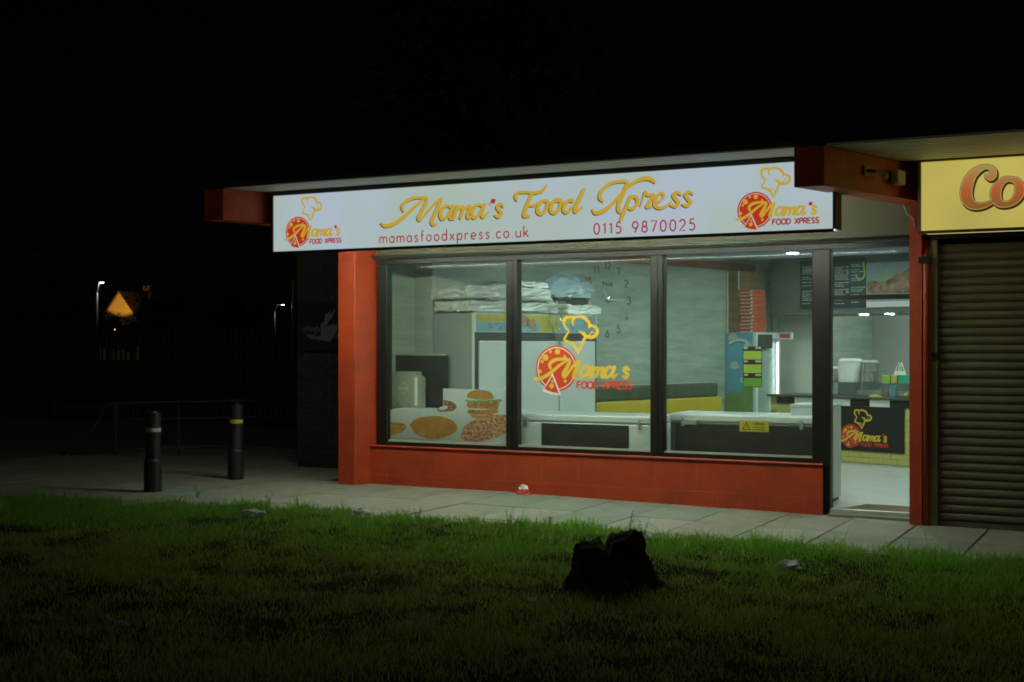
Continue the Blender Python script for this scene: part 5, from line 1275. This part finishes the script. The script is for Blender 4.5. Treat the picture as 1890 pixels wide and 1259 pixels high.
part(t, 'door', MB().box(x - .06, x + .06, y - .13, y - .115, .5, .9), 'lamp_grey')
# orange-lit gabled house
Zh = 150.0
hx, hy = far(221, Zh)
hu = Vector((CN, SN, 0)).normalized(); hu = (hu + Vector((-.05, -.25, 0))).normalized(); hv = Vector((-hu.y, hu.x, 0))
def HF(a, b, z): return (hx + hu.x * a + hv.x * b, hy + hu.y * a + hv.y * b, z)
hs = E('gabled_house', (hx, hy, 0), 'distant house with steep gable lit orange', 'house')
ze, za_ = zat(592, Zh), zat(537, Zh); hw = 2.55
m = MB(HF); m.v = [HF(-hw, 0, -.1), HF(hw, 0, -.1), HF(hw, 0, ze), HF(0, 0, za_ - .12), HF(-hw, 0, ze), HF(-hw, 9, -.1), HF(hw, 9, -.1), HF(hw, 9, ze), HF(0, 9, za_ - .12), HF(-hw, 9, ze)]
m.f = [(0, 1, 2, 3, 4), (5, 9, 8, 7, 6), (1, 6, 7, 2), (0, 4, 9, 5)]
part(hs, 'wall', m, 'house_render')
for s_ in (-1, 1):
    m = MB(HF); sl = (za_ - ze) / hw
    a0, z0_, a1, z1_ = 0, za_, s_ * (hw + .35), ze - sl * .35
    m.v = [HF(a0, -.25, z0_), HF(a1, -.25, z1_), HF(a1, 9.3, z1_), HF(a0, 9.3, z0_), HF(a0, -.25, z0_ - .14), HF(a1, -.25, z1_ - .14), HF(a1, 9.3, z1_ - .14), HF(a0, 9.3, z0_ - .14)]
    m.f = [(0, 1, 2, 3), (7, 6, 5, 4), (0, 4, 5, 1), (1, 5, 6, 2), (2, 6, 7, 3)]
    part(hs, 'roof_slope', m, 'house_roof')
part(hs, 'chimney', MB(HF).box(-.4, .4, 6, 6.8, za_ - 1.0, za_ + .9), 'house_roof')
sl_x, sl_y = far(211, Zh - 9)
sol = E('sodium_lamp', (sl_x, sl_y, 0), 'orange street lamp hidden in the trees below the gable', 'street lamp')
part(sol, 'column', MB().tube([(sl_x, sl_y, 0), (sl_x, sl_y, 3.3)], [.08, .05], 8), 'lamp_grey')
part(sol, 'lantern', MB().lathe(sl_x, sl_y, [(.06, 3.3), (.12, 3.4), (.10, 3.6), (.03, 3.66)], 10), 'sodium')
pl_ = bpy.data.lights.new('sodium_light', 'SPOT'); pl_.energy = 4800; pl_.color = (1, .50, .07); pl_.shadow_soft_size = .15; pl_.spot_size = math.radians(35); pl_.spot_blend = .4
lo = bpy.data.objects.new('sodium_light', pl_); COL.objects.link(lo); lo.parent = sol; lo.location = (0, 0, 3.72)
tg = Vector(HF(.2, 0, 7.9)) - Vector((sl_x, sl_y, 3.72)); lo.rotation_euler = tg.to_track_quat('-Z', 'Y').to_euler()

# trees
def tree(x, y, h, cr, cz, n, ls, label, group, seed, squash=1.0):
    r = np.random.default_rng(seed); t = E('tree', (x, y, 0), label, 'tree', group)
    tk = MB(); tk.tube([(x, y, -.1), (x + .05 * h / 6, y, h * .3), (x, y + .04, h * .6), (x + .03, y, h * .85)], [h * .03, h * .024, h * .015, h * .006], 8)
    for k in range(7):
        a = r.uniform(0, 2 * PI); z0 = h * r.uniform(.3, .7); l = cr * r.uniform(.5, .85)
        tk.tube([(x, y, z0), (x + math.cos(a) * l * .5, y + math.sin(a) * l * .5, z0 + l * .35), (x + math.cos(a) * l, y + math.sin(a) * l, z0 + l * .55)], [h * .011, h * .007, h * .003], 6)
    part(t, 'trunk', tk, 'bark')
    nc = 26; cc = r.normal(0, 1, (nc, 3)); cc /= np.linalg.norm(cc, axis=1, keepdims=True); cc *= (r.uniform(.2, 1, nc) ** .5)[:, None] * cr * .85
    ci = r.integers(0, nc, n); P = cc[ci] + r.normal(0, cr * .17, (n, 3)); P[:, 2] *= squash; P += np.array([x, y, cz])
    A = r.normal(0, 1, (n, 3)); A /= np.linalg.norm(A, axis=1, keepdims=True); Bv = np.cross(A, r.normal(0, 1, (n, 3))); Bv /= np.linalg.norm(Bv, axis=1, keepdims=True)
    s = (ls * r.uniform(.6, 1.3, n))[:, None]
    V = np.stack([P - A * s, P - Bv * s * .45, P + A * s, P + Bv * s * .45], 1).reshape(-1, 3)
    mesh_obj('crown', [tuple(v) for v in V], [(4 * i, 4 * i + 1, 4 * i + 2, 4 * i + 3) for i in range(n)], 'tree_leaf', t)
for k, (px, Z, h, cr, cz, l) in enumerate(((200, 120, 4.0, 1.5, 2.9, 'low dark tree in front of the left half of the orange gable'), (244, 122, 3.6, 1.7, 2.5, 'low dark tree in front of the right half of the orange gable'),
        (312, 120, 7.5, 3.2, 5.0, 'dark tree right of the orange gable'), (95, 110, 9.5, 4.4, 6.0, 'tall dark tree left of the lit street lamp'), (440, 105, 8.5, 3.6, 5.6, 'dark tree between the two lit street lamps'))):
    x, y = far(px, Z); tree(x, y, h, cr, cz, 2200, .20, l, 'dark trees on the left', 20 + k)
x, y = far(880, 30); tree(x, y, 9.2, 3.0, zat(120, 30), 4200, .11, 'dark tree rising behind the shop roof', None, 77)

# ================================================================== ON THE LAWN
# tree stump: two lobes with a notch
sx_, sy_ = gpt(1122, 1092, -.08)
st_z = lz(sx_, sy_) - .05
m = MB(); seg, nz = 84, 40
cu_, su_ = CN, SN
def stump_r(a, f):
    fl = 1 + .42 * (1 - f) ** 2.2
    lob = 1 + .10 * math.sin(3 * a + .6) + .07 * math.sin(5 * a + 2) * (1 - f * .4) + (.20 * (1 - f) ** 2) * math.sin(4 * a + 1.1)
    return .245 * fl * lob * (1 - .14 * f)
Hs = .425
for j in range(nz + 1):
    f = j / nz
    for i in range(seg):
        a = 2 * PI * i / seg; r = stump_r(a, f)
        r *= 1 + .10 * mnoise.noise(Vector((math.cos(a) * 5, math.sin(a) * 5, f * 3))) + .13 * mnoise.noise(Vector((math.cos(a) * 13, math.sin(a) * 13, f * 3))) + .10 * mnoise.noise(Vector((math.cos(a) * 30, math.sin(a) * 30, f * 14)))
        lx = math.cos(a)            # along the picture's right
        top = .92 + .10 * lx + (-(.16 if lx < 0 else .13) * math.exp(-((lx - .02) / (.15 if lx < .02 else .06)) ** 2)) - (.05 if lx < 0 else 0) + .09 * mnoise.noise(Vector((lx * 6, math.sin(a) * 6, 3)))
        px_, py_ = r * math.cos(a), r * math.sin(a)
        m.v.append((sx_ + cu_ * px_ - su_ * py_, sy_ + su_ * px_ + cu_ * py_, st_z + Hs * f * top))
for j in range(nz):
    for i in range(seg): m.f.append((j * seg + i, j * seg + (i + 1) % seg, (j + 1) * seg + (i + 1) % seg, (j + 1) * seg + i))
n0 = len(m.v)
for q in (.75, .5, .25, .04):
    for i in range(seg):
        a = 2 * PI * i / seg; lx = math.cos(a) * q; r = stump_r(a, 1) * q
        top = .92 + .10 * lx - .14 * math.exp(-((lx - .02) / (.15 if lx < .02 else .06)) ** 2) - (.05 if lx < 0 else 0) + .09 * mnoise.noise(Vector((lx * 9, math.sin(a) * q * 9, 3)))
        px_, py_ = r * math.cos(a), r * math.sin(a)
        m.v.append((sx_ + cu_ * px_ - su_ * py_, sy_ + su_ * px_ + cu_ * py_, st_z + Hs * top - .015))
base = nz * seg
for k in range(4):
    o0 = base if k == 0 else n0 + (k - 1) * seg; o1 = n0 + k * seg
    for i in range(seg): m.f.append((o0 + i, o0 + (i + 1) % seg, o1 + (i + 1) % seg, o1 + i))
m.f.append(tuple(n0 + 3 * seg + i for i in range(seg)))
solo('tree_stump', m, 'bark', 'dark rotting tree stump with a notched top on the lawn', 'stump', smooth=True)
# litter
def litter(px, py, rx, ry, h, mt, label, seed, amp=.4, z=None):
    gx, gy = gpt(px, py, -.03); zz_ = (lz(gx, gy) + .02) if gy < yb(gx) else zg(gx) + .001
    return solo('litter', crumple(MB(), gx, gy, zz_, rx, ry, h, seed, 9, amp), mt, label, 'litter', 'litter')
litter(667, 966, .115, .07, .075, 'litter_white', 'crumpled white bag in the grass below the left pillar', 1.3)
litter(470, 963, .13, .06, .05, 'litter_white', 'flattened white bag in the grass nearest the far bollard', 2.9, .6)
litter(1455, 1046, .10, .07, .055, 'litter_white', 'white paper bag in the grass in front of the shop door', 4.4)
litter(698, 888.5, .07, .025, .03, 'white_card', 'torn pale card lying against the red wall by the left pillar', 6.1)
litter(927, 971, .045, .03, .03, 'white_card', 'small white scrap among the weeds at the grass edge', 7.7)
litter(945, 974, .03, .03, .03, 'white_card', 'tiny white scrap just right of the other scrap in the weeds', 8.2)
litter(225, 1158, .05, .03, .02, 'grey_print', 'grey scrap in the dark grass at the lower left', 9.4)
litter(977, 1106, .05, .03, .02, 'grey_print', 'grey leaf-like scrap left of the tree stump', 10.1)
gx, gy = gpt(966, 911, 0); zz_ = zg(gx)
lt_ = E('food_carton', (gx, gy, zz_), 'crushed red and white food carton on the paving against the red wall', 'litter')
part(lt_, 'tray', crumple(MB(), gx, gy, zz_ + .001, .085, .05, .06, 3.3, 8, .3), 'litter_red')
part(lt_, 'paper', crumple(MB(), gx - .005, gy + .005, zz_ + .05, .055, .04, .05, 5.5, 8, .5), 'white_card')
# weeds on the pavement edge
def weed(px, py, h, n, label, seed):
    r = random.Random(seed); gx, gy = gpt(px, py, -.03); z0 = lz(gx, gy) if gy < yb(gx) else zg(gx) - .01
    t = E('weed', (gx, gy, z0), label, 'weed', 'weeds along the pavement edge')
    stm = MB(); lf = MB()
    for k in range(n):
        a = r.uniform(0, 2 * PI); l = h * r.uniform(.6, 1.1); ex_, ey_ = math.cos(a) * l * .35, math.sin(a) * l * .35
        pts = [(gx, gy, z0 - .01), (gx + ex_ * .4, gy + ey_ * .4, z0 + l * .55), (gx + ex_, gy + ey_, z0 + l)]
        stm.tube(pts, [.003, .002, .001], 4)
        for q in range(9):
            f = .25 + .75 * q / 8; bx = gx + ex_ * f; by = gy + ey_ * f; bz = z0 + l * f; aa = r.uniform(0, 2 * PI); s = .028 * r.uniform(.6, 1.2)
            d = Vector((math.cos(aa), math.sin(aa), r.uniform(-.1, .6))).normalized() * s; e = d.cross(Vector((0, 0, 1))).normalized() * s * .32
            n0 = len(lf.v); b_ = Vector((bx, by, bz)); lf.v += [tuple(b_), tuple(b_ + d * .5 + e), tuple(b_ + d), tuple(b_ + d * .5 - e)]; lf.f.append((n0, n0 + 1, n0 + 2, n0 + 3))
    part(t, 'stem', stm, 'hill_green'); part(t, 'leaves', lf, 'weed_leaf', kind='stuff')
mat('weed_leaf', (.05, .11, .03), .6, var=.3, scale=20)
weed(941, 976, .20, 6, 'leafy weed growing beside the white scraps', 1)
weed(1010, 982, .16, 6, 'low weed at the pavement edge left of the stump', 2)
weed(1160, 990, .22, 5, 'thin weed behind the tree stump', 3)
weed(1190, 994, .20, 4, 'sparse weed right of the tree stump', 4)
weed(365, 924, .12, 6, 'dark weed tuft right of the nearer bollard', 5)
weed(496, 940, .13, 6, 'weed tuft in the grass edge below the farther bollard', 6)
weed(770, 972, .13, 5, 'weed tuft at the grass edge below the left window', 8)

# fallen leaves scattered on the lawn, too small to pick apart
r_ = np.random.default_rng(5); m = MB()
for k in range(420):
    lx_, ly_ = r_.uniform(-9.5, 0.5), r_.uniform(-7.8, -2.2)
    if ly_ > yb(lx_) + .1: continue
    zz_ = lz(lx_, ly_) + r_.uniform(.02, .04); a = r_.uniform(0, 2 * PI); sz = r_.uniform(.012, .03); t1, t2 = r_.uniform(-.5, .5, 2)
    n0 = len(m.v)
    for (u, v) in ((-1, 0), (0, .45), (1, 0), (0, -.45)):
        m.v.append((lx_ + sz * (u * math.cos(a) - v * math.sin(a)), ly_ + sz * (u * math.sin(a) + v * math.cos(a)), zz_ + sz * (u * t1 + v * t2)))
    m.f.append((n0, n0 + 1, n0 + 2, n0 + 3))
mat('dead_leaf', (.22, .15, .06), .8, var=.5, scale=3)
o = mesh_obj('fallen_leaves', m.v, m.f, 'dead_leaf'); o['kind'] = 'stuff'; o['label'] = 'small dead leaves scattered over the dark lawn'; o['category'] = 'leaves'
